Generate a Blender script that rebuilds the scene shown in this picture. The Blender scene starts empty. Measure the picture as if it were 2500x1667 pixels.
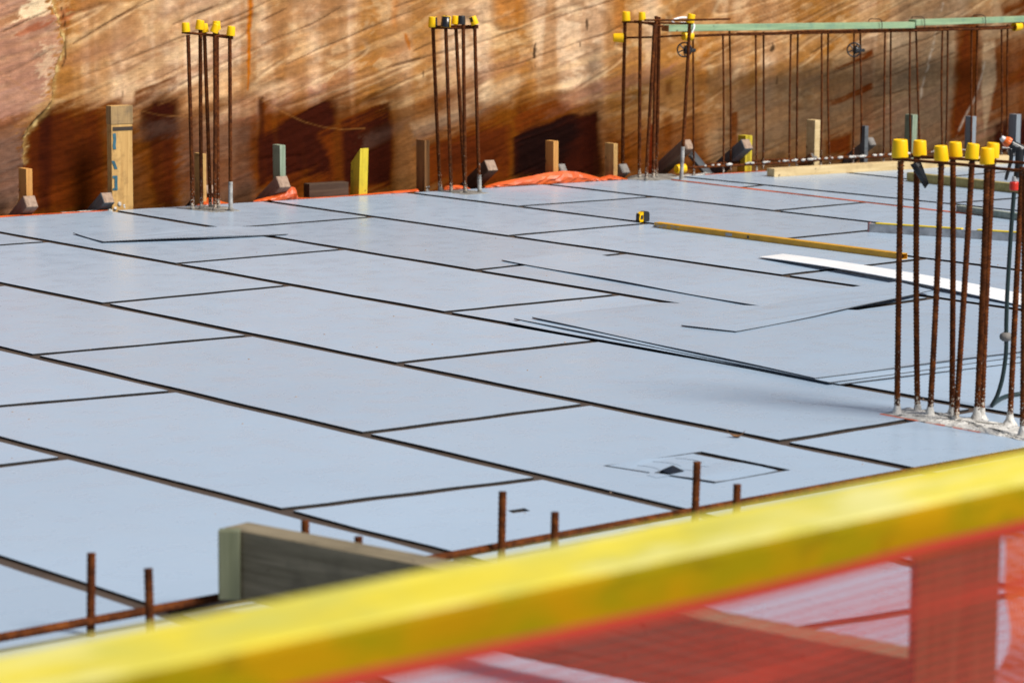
# scene layout table in metres, then the builder
D = {'arcs': [[[-0.6048, 0.9844], [-0.4924, 0.8909], [-0.35, 0.8039], [-0.1712, 0.7094], [0.0282, 0.6646], [0.2605, 0.6509]],
          [[-0.0167, 1.0064], [0.1023, 0.8573], [0.3541, 0.6805], [0.5079, 0.6257], [0.6633, 0.5869], [0.8453, 0.5719], [0.9698, 0.5729]],
          [[1.1948, 0.8416], [1.3811, 0.7013], [1.5958, 0.5809], [1.7677, 0.5035], [1.9316, 0.4571], [2.0971, 0.4334], [2.2641, 0.4384]]],
 'beam': [[-9.1579, -12.4239, 1.3], [-6.8844, -12.3415, 1.3], [-8.9453, -12.2342, 1.3], [-7.0401, -12.1446, 1.3]],
 'black_tape': [[-1.5108, -7.0083, 1.0367], [-1.4782, -7.0365, 1.0505], [-1.451, -7.0601, 0.9603], [-1.4631, -7.0496, 0.9383], [-1.492, -7.0246, 1.0437], [-1.4583, -7.0538, 0.9484]],
 'block5': [1.6214, 1.209, 0.0064, 1.9346, 1.1721, 0.0898],
 'brace': {'b1': [-0.7163, 1.3844, -0.0287, -0.523, 1.3616, 0.1249],
           'b10': [5.0852, 0.801, -0.0205, 4.8998, 0.8228, 0.1609],
           'b11': [5.1256, 0.7762, -0.0147, 5.4398, 0.7392, 0.2444],
           'b12': [6.5288, 0.6309, 0.0601, 6.6932, 0.6115, 0.2551],
           'b13': [5.9576, 0.6582, 0.0572, 6.0567, 0.6465, 0.1317],
           'b2': [-0.1554, 1.3183, -0.0098, 0.0343, 1.296, 0.1145],
           'b3': [0.6561, 1.3927, -0.0207, 0.886, 1.3656, 0.1224],
           'b4': [1.1168, 1.1684, 0.0025, 1.3482, 1.1412, 0.1803],
           'b6': [2.8356, 0.986, 0.0195, 3.0701, 0.9583, 0.1834],
           'b7': [3.6451, 0.9706, 0.0554, 3.7378, 0.9597, 0.1406],
           'b8': [4.2119, 0.9038, 0.034, 4.3031, 0.8931, 0.1328],
           'b9': [4.5854, 0.8798, -0.0101, 4.9002, 0.8428, 0.2394]},
 'cam': {'R': [0.7564122, -0.6540412, 0.0084085], 'U': [0.0936696, 0.1210356, 0.9882188], 'f': 7249.6, 'fwd': [0.6473535, 0.7467132, -0.1528166], 'loc': [-10.649, -15.079, 2.1618]},
 'caps': {'left': [[0.4925, 1.0519, 1.1741, 0.4909, 1.0534, 1.2353], [0.561, 0.9986, 1.1906, 0.5674, 0.9931, 1.2519], [0.6767, 1.1015, 1.1644, 0.6729, 1.1048, 1.2181],
                   [0.5939, 0.8814, 1.1761, 0.6083, 0.869, 1.2267], [0.7094, 1.0125, 1.1835, 0.7086, 1.0132, 1.2397], [0.6812, 0.8165, 1.1553, 0.6856, 0.8127, 1.2165]],
          'mid': [[2.5461, 1.0137, 1.1561, 2.5469, 1.0129, 1.2272], [2.5648, 0.8952, 1.1606, 2.5688, 0.8917, 1.2399], [2.655, 0.9014, 1.1779, 2.6569, 0.8997, 1.2348],
                  [2.6182, 0.7861, 1.1836, 2.6179, 0.7864, 1.2429], [2.7301, 0.7735, 1.1785, 2.7148, 0.7868, 1.235]],
          'near': [[-1.5599, -6.9955, 1.0669, -1.5608, -6.9946, 1.1403], [-1.4598, -7.0128, 1.0695, -1.4605, -7.0121, 1.1332], [-1.4924, -7.1592, 1.0589, -1.4964, -7.1557, 1.1236],
                   [-1.4029, -7.1551, 1.0721, -1.405, -7.1533, 1.1338], [-1.4985, -7.3216, 1.0831, -1.4944, -7.3251, 1.1439], [-1.4115, -7.3297, 1.0576, -1.4131, -7.3283, 1.1235],
                   [-1.3671, -7.317, 1.079, -1.3649, -7.3189, 1.1402]],
          'third': [[4.3252, 0.9449, 1.1592, 4.3244, 0.9455, 1.228], [4.3586, 0.8075, 1.1699, 4.3568, 0.809, 1.2266], [4.5758, 0.5326, 1.155, 4.5862, 0.5235, 1.2205]],
          'thirdbar': [[4.3117, 0.9565, 1.0362, 4.2548, 1.0059, 1.037]]},
 'cols': {'left': [[0.5178, 1.03, 0.012, 0.5025, 1.0432, 1.1555, 0.0125], [0.5654, 0.9948, 0.012, 0.566, 0.9943, 1.188, 0.0125], [0.6991, 1.0821, 0.012, 0.6747, 1.1033, 1.1644, 0.0125],
                   [0.5919, 0.8832, 0.012, 0.598, 0.8779, 1.1761, 0.0125], [0.7116, 1.0106, 0.012, 0.7113, 1.0108, 1.1674, 0.0125], [0.676, 0.821, 0.012, 0.6772, 0.82, 1.1553, 0.0125]],
          'mid': [[2.5901, 0.9755, 0.012, 2.5471, 1.0127, 1.1589, 0.0125], [2.5995, 0.8651, 0.012, 2.5647, 0.8952, 1.1804, 0.0125], [2.7142, 0.8501, 0.012, 2.6583, 0.8986, 1.178, 0.0125],
                  [2.6428, 0.7648, 0.012, 2.6268, 0.7787, 1.1837, 0.0125], [2.7597, 0.7478, 0.012, 2.728, 0.7753, 1.1757, 0.0125]],
          'near': [[-1.5462, -7.0073, 0.012, -1.557, -6.9979, 1.0519, 0.0115], [-1.4427, -7.0276, 0.012, -1.4685, -7.0052, 1.0644, 0.0115],
                   [-1.5044, -7.1488, 0.012, -1.4929, -7.1587, 1.054, 0.0115], [-1.3888, -7.1674, 0.012, -1.4104, -7.1487, 1.067, 0.0115],
                   [-1.5215, -7.3016, 0.012, -1.4965, -7.3233, 1.0782, 0.0115], [-1.4183, -7.3238, 0.012, -1.4114, -7.3298, 1.0543, 0.0115],
                   [-1.3733, -7.3117, 0.012, -1.3646, -7.3193, 1.0757, 0.0115], [-1.391, -7.4746, 0.012, -1.3796, -7.4845, 1.0562, 0.0115],
                   [-1.5404, -7.6654, 0.012, -1.5609, -7.6476, 1.0726, 0.0115]],
          'third': [[4.3181, 0.951, 0.012, 4.3194, 0.9499, 1.1651, 0.0125], [4.3558, 0.8099, 0.012, 4.3473, 0.8173, 1.1698, 0.0125], [4.2692, 0.648, 0.012, 4.3033, 0.6184, 1.1463, 0.0125],
                    [4.4184, 0.7267, 0.012, 4.4201, 0.7252, 1.2016, 0.0125], [4.4782, 0.7589, 0.012, 4.4799, 0.7574, 1.193, 0.0125],
                    [4.5431, 0.5609, 0.012, 4.5756, 0.5327, 1.1699, 0.0125]]},
 'crack': [[-0.1465, 1.4803], [-0.1425, 1.3736], [-0.1235, 1.2878], [-0.0986, 1.2017], [-0.0906, 1.1533], [-0.0655, 1.0749], [-0.1171, 0.9714], [-0.1515, 0.8379], [-0.1593, 0.7224],
           [-0.1953, 0.6671], [-0.3226, 0.5561], [-0.3615, 0.4904], [-0.3703, 0.3266], [-0.3958, 0.2011], [-0.423, -0.0137]],
 'crack2': [[-0.0499, 1.3187], [-0.0168, 1.1813], [-0.0213, 1.0846], [-0.0258, 0.9878], [-0.0501, 0.9373]],
 'green': [[4.5415, 0.715, 1.0855, 6.9272, 0.434, 1.0624], [6.937, 0.4328, 1.0813, 8.4363, 0.2562, 1.0893]],
 'gun': {'barb': [-1.08, -7.2001, 0.8987],
         'bodya': [-1.0977, -7.1847, 1.1155],
         'bodyb': [-1.0666, -7.2117, 1.0938],
         'bodyc': [-1.0432, -7.232, 1.0789],
         'chra': [-1.0776, -7.2022, 0.9785],
         'chrb': [-1.0796, -7.2004, 0.9581],
         'gripa': [-1.0575, -7.2196, 1.0889],
         'gripb': [-1.0724, -7.2067, 0.9735],
         'gripc': [-1.0664, -7.2119, 1.0888],
         'reda': [-1.0796, -7.2004, 0.9564],
         'redb': [-1.0799, -7.2001, 0.9208],
         'ringa': [-1.1159, -7.1689, 1.1288],
         'ringb': [-1.099, -7.1836, 1.1155],
         'tip': [-1.1264, -7.1599, 1.1388],
         'trga': [-1.0944, -7.1876, 1.0851],
         'trgb': [-1.1079, -7.1759, 0.9629],
         'trgm': [-1.0934, -7.1885, 1.0444]},
 'hose': [[-1.0797, -7.2003, 0.9123], [-1.0814, -7.1989, 0.8783], [-1.0856, -7.1953, 0.7419], [-1.0901, -7.1913, 0.5194], [-1.0905, -7.191, 0.3819], [-1.0896, -7.1918, 0.3216],
          [-1.0882, -7.193, 0.2439], [-1.0959, -7.1863, 0.1418], [-1.1095, -7.1745, 0.0671], [-1.1228, -7.163, 0.0287], [-1.1175, -7.1545, 0.02], [-1.0524, -7.1175, 0.02],
          [-0.9183, -7.0566, 0.02], [-0.8079, -7.0523, 0.02], [-0.69, -7.1053, 0.02]],
 'hose_ball': [-1.0899, -7.1915, 0.3095],
 'joints': {-6: [[-1.2895, -0.0869]],
            -5: [[-0.4297, 0.0727]],
            -4: [[-1.2811, -0.0105]],
            -3: [[0.1281, -0.0917], [-2.409, -0.0235]],
            -2: [[-1.2912, -0.0281], [-3.6695, 0.0066]],
            -1: [[0.0315, -0.0455], [-2.4609, 0.0436], [-4.8488, 0.0508]],
            0: [[-1.2621, -0.0436], [-3.6871, -0.0594]],
            1: [[-0.0004, -0.0819], [-2.3728, -0.0258], [-4.8645, -0.0569], [-7.153, -0.004]],
            2: [[-3.9239, -0.1114], [-6.1913, -0.0558]],
            3: [[-5.3965, -0.1859], [-7.5924, -0.137], [-9.943, -0.1584]],
            4: [[-6.0275, -0.0698], [-8.0197, -0.0156]],
            5: []},
 'ledges': [[[-0.4866, 1.1882], [-0.1229, 1.3252]], [[0.0347, 1.0887], [0.4858, 1.3098], [0.6842, 1.3885]], [[-0.0281, 0.8396], [0.8783, 1.1243], [1.3208, 1.2737], [1.5764, 1.3758]],
            [[1.4468, 1.042], [1.8346, 1.1745], [2.0643, 1.2837]], [[2.4981, 1.2765], [3.0451, 1.4422]], [[2.6689, 0.9611], [3.2571, 1.1406], [3.79, 1.3145]],
            [[2.4992, 0.8584], [3.1181, 0.9734], [3.4699, 1.0773], [4.6382, 1.3625]], [[3.6867, 0.8941], [4.3436, 1.0647], [4.792, 1.2385]],
            [[3.2249, 0.7645], [3.5436, 0.8443], [3.7227, 0.8991]], [[4.3859, 0.7605], [4.875, 0.9001], [5.414, 1.0731]], [[6.3033, 0.8643], [6.7949, 1.077], [7.2551, 1.2625]],
            [[6.5624, 0.5208], [7.3191, 0.7083], [7.7942, 0.8269]], [[6.8994, 0.4934], [7.6722, 0.583]], [[6.3768, 1.1488], [6.6219, 1.2465]], [[5.1866, 0.7683], [5.8134, 0.9708]],
            [[6.3917, 0.6705], [7.6555, 0.9946]], [[1.4477, 1.21], [1.6404, 1.2907]], [[0.7587, 1.1956], [1.0694, 1.3001]], [[-0.4922, 0.9016], [-0.1712, 1.0533]],
            [[1.639, 0.8964], [2.2968, 1.1367], [2.8044, 1.3004]]],
 'mat_caps': [[4.7753, 0.7175, 1.0492, 4.6809, 0.7286, 1.0482], [8.0, 0.3376, 1.0507, 8.1109, 0.3245, 1.055], [4.7322, 0.7226, 0.0689, 4.645, 0.7328, 0.0669]],
 'mat_far': [[5.2752, 0.7786, 0.0165, 5.2372, 0.7831, 1.0768], [5.5867, 0.7419, 0.0178, 5.5625, 0.7447, 1.0573], [5.9152, 0.7032, 0.0198, 5.8966, 0.7054, 1.0563],
             [6.245, 0.6643, 0.0219, 6.1956, 0.6702, 1.056], [6.5701, 0.626, 0.0239, 6.5148, 0.6326, 1.0767], [6.8656, 0.5912, 0.0257, 6.8278, 0.5957, 1.0594],
             [7.168, 0.5556, 0.0276, 7.0846, 0.5654, 1.08], [7.44, 0.5236, 0.0292, 7.4194, 0.526, 1.0616], [7.742, 0.488, 0.0311, 7.7325, 0.4891, 1.0624],
             [8.102, 0.4456, 0.0333, 8.0592, 0.4506, 1.0632], [8.4134, 0.4089, 0.0352, 8.3729, 0.4137, 1.0646]],
 'mat_foot': [[4.6918, 0.7494], [4.8197, 0.7719], [4.9044, 0.7492], [4.9916, 0.7637]],
 'mat_h': [[4.7678, 0.7184, 1.0463, 8.0091, 0.3365, 1.0456], [5.3298, 0.7921, 1.0463, 8.5312, 0.415, 1.0474], [4.7207, 0.7239, 0.0709, 8.428, 0.2872, 0.0806],
           [4.9655, 0.8351, 0.0702, 8.5789, 0.4094, 0.0775]],
 'mat_near': [[4.8385, 0.73, 0.0148, 4.8078, 0.7336, 1.0536], [5.1158, 0.6974, 0.0159, 5.0867, 0.7008, 1.0526], [5.4324, 0.6601, 0.0172, 5.397, 0.6642, 1.0515],
              [5.75, 0.6226, 0.0189, 5.736, 0.6243, 1.0503], [6.0605, 0.5861, 0.0207, 6.0363, 0.5889, 1.0495], [6.382, 0.5482, 0.0226, 6.3575, 0.5511, 1.0511],
              [6.6939, 0.5115, 0.0244, 6.6713, 0.5141, 1.0526], [6.9744, 0.4784, 0.0261, 6.9267, 0.484, 1.0539], [7.304, 0.4396, 0.028, 7.2623, 0.4445, 1.0548],
              [7.6082, 0.4038, 0.0298, 7.5685, 0.4084, 1.0555], [7.9345, 0.3653, 0.0317, 7.8881, 0.3708, 1.0562], [8.2479, 0.3284, 0.0335, 8.1991, 0.3341, 1.0573]],
 'net_top': [[-8.6741, -12.4112, 1.24], [-8.4991, -12.419, 1.24], [-8.387, -12.4371, 1.24], [-8.1951, -12.4476, 1.24], [-7.9922, -12.446, 1.24], [-7.8034, -12.4268, 1.24],
             [-7.5564, -12.3897, 1.24], [-7.3861, -12.3567, 1.24], [-7.1449, -12.3125, 1.24]],
 'pegs': {'p1': [-0.5095, 1.42, -0.4652, 0.305, 0.1026],
          'p10': [6.0493, 0.6474, 6.1021, 0.3718, 0.095],
          'p11': [7.0377, 0.531, 7.0889, 0.3764, 0.0855],
          'p12': [7.6742, 0.456, 7.7138, 0.3399, 0.0808],
          'p13': [8.1488, 0.4001, 8.1983, 0.3388, 0.0848],
          'p14': [6.5523, 0.5881, 6.5898, 0.3081, 0.0515],
          'p2': [0.0992, 1.3483, 0.2533, 0.6906, 0.0584],
          'p3': [0.7702, 1.2693, 0.7979, 0.3464, 0.1052],
          'p4': [1.3612, 1.1997, 1.4057, 0.3789, 0.0892],
          'p5': [1.9817, 1.1266, 2.0509, 0.3298, 0.1064],
          'p6': [2.5204, 1.0631, 2.561, 0.3642, 0.1027],
          'p7': [3.6168, 0.9339, 3.6617, 0.3126, 0.0938],
          'p8': [4.1523, 0.8709, 4.1892, 0.2722, 0.1037],
          'p9': [5.3737, 0.727, 5.439, 0.2796, 0.087]},
 'plank': [[-5.7018, -8.0864, 0.285], [-5.2398, -10.4514, 0.285]],
 'poly': {'flap': [[-3.2436, -7.3007], [-3.2508, -7.3629], [-3.0862, -7.3374], [-3.0453, -7.2403]],
          'left_pad': [[0.4877, 1.1758], [0.5112, 0.9735], [0.5307, 0.7917], [0.7156, 0.7612], [0.7994, 1.0081], [0.7265, 1.1874]],
          'mid_pad': [[2.5677, 0.9573], [2.5702, 0.6649], [2.7705, 0.6541], [2.8063, 0.852], [2.7139, 0.9893]],
          'near_pad': [[-1.6068, -6.9717], [-1.6013, -7.0365], [-1.6139, -7.2053], [-1.6024, -7.5036], [-1.6087, -7.6784], [-1.6083, -7.789], [-1.3862, -7.6284], [-1.3909, -7.5211],
                       [-1.4022, -7.1082], [-1.3944, -6.942]],
          'patch': [[-3.2505, -7.0675], [-2.7609, -7.0945], [-2.7541, -7.5613], [-3.157, -7.5619]],
          'sheetA': [[0.39, -2.2479], [0.2133, -4.538], [0.5369, -4.6054], [1.0268, -4.4388], [0.9791, -2.2601]],
          'sheetB1': [[-1.1686, -4.1095], [-1.2249, -6.3854], [0.272, -6.5091], [0.6447, -5.4492], [-0.1617, -4.0906]],
          'sheetB2': [[-1.0809, -4.0572], [-1.253, -6.352], [0.3139, -6.4243], [0.7432, -5.3641], [-0.1552, -4.0835]],
          'sheetB3': [[-1.0261, -4.1291], [-1.2452, -6.2586], [0.3356, -6.3551], [0.7372, -5.3115], [-0.1607, -4.1282]],
          'sheetC': [[-0.6585, -4.8129], [-0.579, -5.1068], [0.0987, -4.9883], [1.3027, -4.7009], [1.391, -4.3748], [0.8315, -4.3841]],
          'sheetD': [[-0.8592, 0.3195], [-0.9575, -0.1645], [-0.4409, -0.3865], [0.1647, -0.5018], [0.2382, -0.1207], [-0.2621, 0.105]],
          'slot': [[-4.0496, -7.4505], [-4.0639, -7.4952], [-3.9918, -7.5052], [-3.9771, -7.456]],
          'third_pad': [[4.2327, 0.824], [4.3254, 0.6071], [4.5079, 0.6241], [4.7082, 0.7445], [4.7898, 0.9171], [4.5676, 1.0392], [4.3977, 0.9696]]},
 'post': [[-5.5916, -10.6583, 0.6022], [-5.4482, -10.7826, 0.6039]],
 'ribbons': {'o1': [[-0.8986, 1.4059, -0.0024, -0.8843, 1.4292, 0.0182], [-0.7299, 1.386, -0.0014, -0.7154, 1.4093, 0.0166], [-0.5024, 1.3592, -0.0016, -0.4876, 1.3824, 0.0145],
                    [-0.1845, 1.3217, -0.0019, -0.1694, 1.345, 0.0129], [0.0268, 1.2968, -0.0021, 0.0422, 1.32, 0.0147]],
             'o2': [[1.1105, 1.1692, -0.0032, 1.1273, 1.1922, 0.0165], [1.1797, 1.161, -0.0034, 1.1966, 1.184, 0.0295], [1.265, 1.151, -0.0036, 1.2821, 1.174, 0.0418],
                    [1.3379, 1.1424, -0.0031, 1.3552, 1.1654, 0.066], [1.408, 1.1341, -0.0024, 1.4254, 1.1571, 0.096], [1.4336, 1.1311, -0.0021, 1.451, 1.1541, 0.0891],
                    [1.4527, 1.1289, -0.0019, 1.47, 1.1518, 0.0207], [1.5618, 1.116, -0.0007, 1.5792, 1.139, 0.0122], [1.8538, 1.0816, 0.0024, 1.8715, 1.1045, 0.0139],
                    [2.1838, 1.0428, 0.0059, 2.2019, 1.0656, 0.0225], [2.3846, 1.0191, 0.008, 2.403, 1.0419, 0.0294], [2.4149, 1.0155, 0.0084, 2.4333, 1.0384, 0.0308]],
             'o3': [[2.9761, 0.9494, 0.0143, 2.9953, 0.9722, 0.0227], [3.0875, 0.9363, 0.0155, 3.1067, 0.959, 0.0435], [3.3584, 0.9044, 0.0184, 3.3777, 0.9271, 0.0714],
                    [3.4936, 0.8885, 0.018, 3.5128, 0.9112, 0.0886], [3.6513, 0.8699, 0.0164, 3.6704, 0.8926, 0.0989], [3.7849, 0.8541, 0.0151, 3.8044, 0.8768, 0.0836],
                    [3.8903, 0.8417, 0.014, 3.9102, 0.8644, 0.0576], [3.978, 0.8314, 0.0132, 3.9984, 0.854, 0.0323], [4.0624, 0.8215, 0.0123, 4.0826, 0.8441, 0.0493],
                    [4.1361, 0.8128, 0.0116, 4.1565, 0.8354, 0.0367], [4.2211, 0.8028, 0.0107, 4.2422, 0.8253, 0.0113]],
             'o4': [[0.6764, 1.2203, -0.0019, 0.7407, 1.3127, -0.0054], [0.7285, 1.2142, -0.0021, 0.7934, 1.3065, 0.0278], [0.7777, 1.2084, -0.0022, 0.8431, 1.3007, 0.0528],
                    [0.8364, 1.2015, -0.0024, 0.9019, 1.2938, 0.0303], [0.92, 1.1916, -0.0026, 0.9857, 1.2839, -0.0019], [0.948, 1.1883, -0.0027, 1.0138, 1.2806, -0.0118]],
             'o5': [[4.9385, 0.7183, 0.0036, 4.9603, 0.7407, 0.01], [5.2094, 0.6863, 0.001, 5.2316, 0.7087, 0.0125], [5.5079, 0.6512, -0.0019, 5.5303, 0.6735, 0.0138]],
             'o6': [[2.6319, 0.99, 0.0107, 2.6506, 1.0128, 0.0255], [2.6558, 0.9871, 0.0109, 2.6745, 1.0099, 0.0417], [2.7585, 0.975, 0.012, 2.7773, 0.9978, 0.0395],
                    [2.8273, 0.9669, 0.0128, 2.8463, 0.9897, 0.0243], [2.848, 0.9645, 0.013, 2.8671, 0.9873, 0.0116]]},
 'scratch': [[[7.6504, 1.2272], [7.5515, 0.8658], [7.4409, 0.4686]], [[8.1312, 0.742], [8.0318, 0.4554], [7.844, 0.1626]]],
 'seams': {-6: [5.945, -0.01],
           -5: [4.7537, -0.071],
           -4: [4.4841, -0.0027],
           -3: [3.5403, -0.0308],
           -2: [2.3715, -0.0252],
           -1: [1.2177, -0.0036],
           0: [0.0461, 0.0159],
           1: [-1.1648, 0.0036],
           2: [-2.3717, 0.0019],
           3: [-3.5286, 0.0052],
           4: [-4.8917, -0.0322],
           5: [-5.8768, -0.01]},
 'seg': {'beige': [[5.2363, 0.2841, 0.009], [7.561, -0.0515, 0.009]],
         'grey': [[4.5121, -2.1047, 0.009], [4.4319, -2.8539, 0.009]],
         'leaf': [-2.4455, -6.9753, 0.009],
         'level1': [[2.2606, -1.5514, 0.009], [2.3011, -3.5936, 0.009]],
         'level2': [[3.1796, -2.5421, 0.009], [3.58, -3.55, 0.009]],
         'olive': [[5.8108, -0.5109, 0.009], [5.7873, -1.7097, 0.009]],
         'strip_hi': [[1.8796, -3.0492, 0.02], [1.7051, -4.4237, 0.03], [1.6294, -5.2252, 0.03]],
         'strip_lo': [[1.6664, -3.0571, 0.02], [1.4882, -4.2801, 0.03], [1.2896, -5.5005, 0.03]],
         'tape': [2.4371, -1.2549, 0.009]},
 'smear': [[-0.3671, 1.3782, -0.0091], [-0.2511, 1.3646, -0.0023], [-0.1344, 1.3508, -0.0007], [-0.0316, 1.3387, 0.0017], [0.0866, 1.3248, 0.006]],
 'stains': [('pinkl', [[-0.6519, 1.46], [-0.1586, 1.4538], [-0.1326, 1.2666], [-0.0885, 1.105], [-0.138, 0.9451], [-0.1762, 0.758], [-0.3242, 0.6287], [-0.6698, 0.5882]], 0.85, 0.02),
            ('mauve', [[-0.6022, 1.1166], [-0.1699, 1.1336], [-0.1283, 0.9986], [-0.1749, 0.8387], [-0.3215, 0.7762], [-0.607, 0.8784]], 0.5, 0.03),
            ('mauve', [[-0.4968, 0.6618], [-0.3232, 0.6824], [-0.3701, 0.4961], [-0.394, -0.0153], [-0.6247, -0.0025], [-0.6128, 0.586]], 0.6, 0.03),
            ('mauve', [[1.1903, 0.6572], [1.6386, 0.7834], [1.8338, 0.8343], [1.8337, 0.7774], [1.4443, 0.5356], [1.1894, 0.5171]], 0.5, 0.05),
            ('mauve', [[3.1191, 0.8265], [3.6865, 0.9149], [3.6513, 0.8414], [3.1901, 0.7213]], 0.5, 0.03),
            ('mauve', [[3.6546, 0.5426], [4.4236, 0.7442], [4.9537, 0.8057], [4.9553, 0.7286], [4.4256, 0.6222], [3.8004, 0.4623]], 0.55, 0.03),
            ('mauve', [[-0.0257, 0.9959], [0.2427, 1.0974], [0.5441, 1.1179], [0.5128, 1.0367], [0.2109, 0.9627], [0.0318, 0.8999]], 0.4, 0.04),
            ('mauve', [[0.6363, 1.198], [1.4484, 1.3497], [1.6409, 1.4029], [1.1955, 1.4089], [0.6983, 1.2789]], 0.25, 0.05),
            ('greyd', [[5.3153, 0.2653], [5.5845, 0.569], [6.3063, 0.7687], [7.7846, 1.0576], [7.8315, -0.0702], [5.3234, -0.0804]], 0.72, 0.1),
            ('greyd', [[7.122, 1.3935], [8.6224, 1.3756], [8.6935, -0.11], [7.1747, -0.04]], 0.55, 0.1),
            ('lowband', [[-0.6796, 0.1133], [1.3137, 0.0744], [3.3368, 0.0921], [8.8693, 0.0869], [8.9065, -0.6692], [-0.6874, -0.268]], 0.45, 0.03),
            ('rust', [[-0.3614, 0.4958], [-0.1788, 0.6099], [0.0875, 0.6625], [0.2723, 0.6396], [0.2629, -0.0517], [-0.4235, -0.0407], [-0.388, 0.3085]], 0.85, 0.035),
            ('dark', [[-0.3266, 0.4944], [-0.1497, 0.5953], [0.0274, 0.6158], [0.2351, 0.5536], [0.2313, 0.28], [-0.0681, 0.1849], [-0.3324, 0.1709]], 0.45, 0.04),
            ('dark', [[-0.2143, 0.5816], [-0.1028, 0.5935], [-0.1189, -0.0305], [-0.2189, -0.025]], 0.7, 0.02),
            ('rust', [[0.2066, 0.6583], [0.2731, 0.6969], [0.3573, 0.6995], [0.3865, 0.6163], [0.2355, 0.5809]], 0.7, 0.03),
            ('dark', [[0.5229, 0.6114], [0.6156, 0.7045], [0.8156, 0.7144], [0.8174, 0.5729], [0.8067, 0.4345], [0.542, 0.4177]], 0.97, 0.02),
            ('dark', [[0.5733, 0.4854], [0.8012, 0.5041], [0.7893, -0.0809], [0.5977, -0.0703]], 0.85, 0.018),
            ('rust', [[0.475, 0.4205], [1.3161, 0.484], [1.3129, -0.0532], [0.4691, -0.0632]], 0.38, 0.06),
            ('slate', [[0.8131, 0.4481], [1.4121, 0.5085], [1.4091, -0.0584], [0.8082, -0.054]], 0.45, 0.05),
            ('rust', [[0.4545, 0.7318], [0.54, 0.7675], [0.7858, 0.8204], [0.7979, 0.7952], [0.6927, 0.7516], [0.5452, 0.6958], [0.4536, 0.6606]], 0.75, 0.02),
            ('rust', [[1.4193, 0.6662], [1.638, 0.6078], [1.9648, 0.642], [2.0639, 0.5985], [2.0636, -0.0068], [1.3835, -0.0286]], 0.8, 0.03),
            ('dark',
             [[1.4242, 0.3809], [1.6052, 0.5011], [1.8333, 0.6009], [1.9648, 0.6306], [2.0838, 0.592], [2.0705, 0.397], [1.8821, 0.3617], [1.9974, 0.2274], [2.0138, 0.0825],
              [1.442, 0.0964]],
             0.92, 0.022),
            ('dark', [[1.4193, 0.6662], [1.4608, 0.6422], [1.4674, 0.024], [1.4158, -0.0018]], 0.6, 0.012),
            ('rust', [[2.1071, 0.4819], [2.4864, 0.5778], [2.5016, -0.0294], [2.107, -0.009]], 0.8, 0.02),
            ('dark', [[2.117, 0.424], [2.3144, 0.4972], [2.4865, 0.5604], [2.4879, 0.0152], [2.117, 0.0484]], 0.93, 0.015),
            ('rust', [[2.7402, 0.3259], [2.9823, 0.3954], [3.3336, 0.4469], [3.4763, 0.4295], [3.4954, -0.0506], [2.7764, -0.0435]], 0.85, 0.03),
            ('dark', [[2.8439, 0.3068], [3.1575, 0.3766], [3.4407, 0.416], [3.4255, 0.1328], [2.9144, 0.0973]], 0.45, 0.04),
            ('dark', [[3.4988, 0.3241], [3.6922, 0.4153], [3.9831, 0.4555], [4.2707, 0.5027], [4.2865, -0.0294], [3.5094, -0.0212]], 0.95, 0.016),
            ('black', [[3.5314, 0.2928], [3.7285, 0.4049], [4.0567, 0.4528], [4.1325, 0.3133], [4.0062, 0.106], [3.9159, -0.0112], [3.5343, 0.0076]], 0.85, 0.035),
            ('rust', [[3.4936, 0.4826], [3.6908, 0.5353], [3.9519, 0.5924], [3.9819, 0.5431], [3.8002, 0.4773], [3.5128, 0.3624]], 0.8, 0.02),
            ('rust', [[2.6703, 0.6063], [2.911, 0.6919], [2.9806, 0.6779], [3.0156, 0.6386], [2.7048, 0.5701]], 0.5, 0.03),
            ('rust', [[4.3567, 0.2583], [4.8096, 0.3415], [5.1946, 0.4106], [5.284, -0.0785], [4.3619, -0.0638]], 0.7, 0.04),
            ('rust', [[4.2802, 0.3683], [4.4292, 0.4084], [4.4362, -0.006], [4.2935, 0.0009]], 0.3, 0.03),
            ('rust', [[5.5196, 0.4676], [5.5955, 0.4492], [5.6012, 0.0642], [5.5295, 0.0674]], 0.8, 0.012),
            ('rust', [[4.885, 0.4066], [4.9617, 0.4192], [4.9527, 0.1091], [4.8909, 0.1119]], 0.5, 0.012),
            ('rust', [[4.8986, 0.684], [4.956, 0.6946], [4.9501, 0.6052], [4.8889, 0.5918]], 0.5, 0.015),
            ('rust', [[6.5596, 0.7361], [6.7205, 0.7959], [6.9157, 0.8748], [6.9304, 0.8162], [6.7634, 0.769], [6.5892, 0.7224]], 0.9, 0.012),
            ('rust', [[6.5382, 0.4959], [6.7493, 0.563], [6.9241, 0.6352], [6.9386, 0.5829], [6.7506, 0.5242], [6.5635, 0.4854]], 0.95, 0.012),
            ('rust', [[6.5154, 0.1681], [6.6561, 0.2108], [6.7479, 0.233], [6.7559, -0.0044], [6.5039, 0.0071]], 0.95, 0.02),
            ('rust', [[6.7384, 0.8855], [6.927, 0.9132], [6.9723, 0.2306], [6.7625, 0.1741]], 0.3, 0.03),
            ('rust', [[7.8171, 1.1227], [8.0366, 1.1683], [8.0725, 0.7535], [8.0528, 0.488], [7.9575, 0.1079], [7.7359, 0.1005], [7.8066, 0.5292]], 0.85, 0.03),
            ('rust', [[8.2944, 0.614], [8.6529, 0.7381], [8.6594, 0.6031], [8.3204, 0.5395]], 0.85, 0.03),
            ('rust', [[8.2913, 1.1806], [8.6256, 1.3088], [8.6336, 1.1415], [8.3181, 1.0871]], 0.8, 0.03),
            ('rust', [[8.1025, 0.8856], [8.6441, 0.9233], [8.6772, 0.2305], [8.1303, 0.2515]], 0.7, 0.05),
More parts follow.
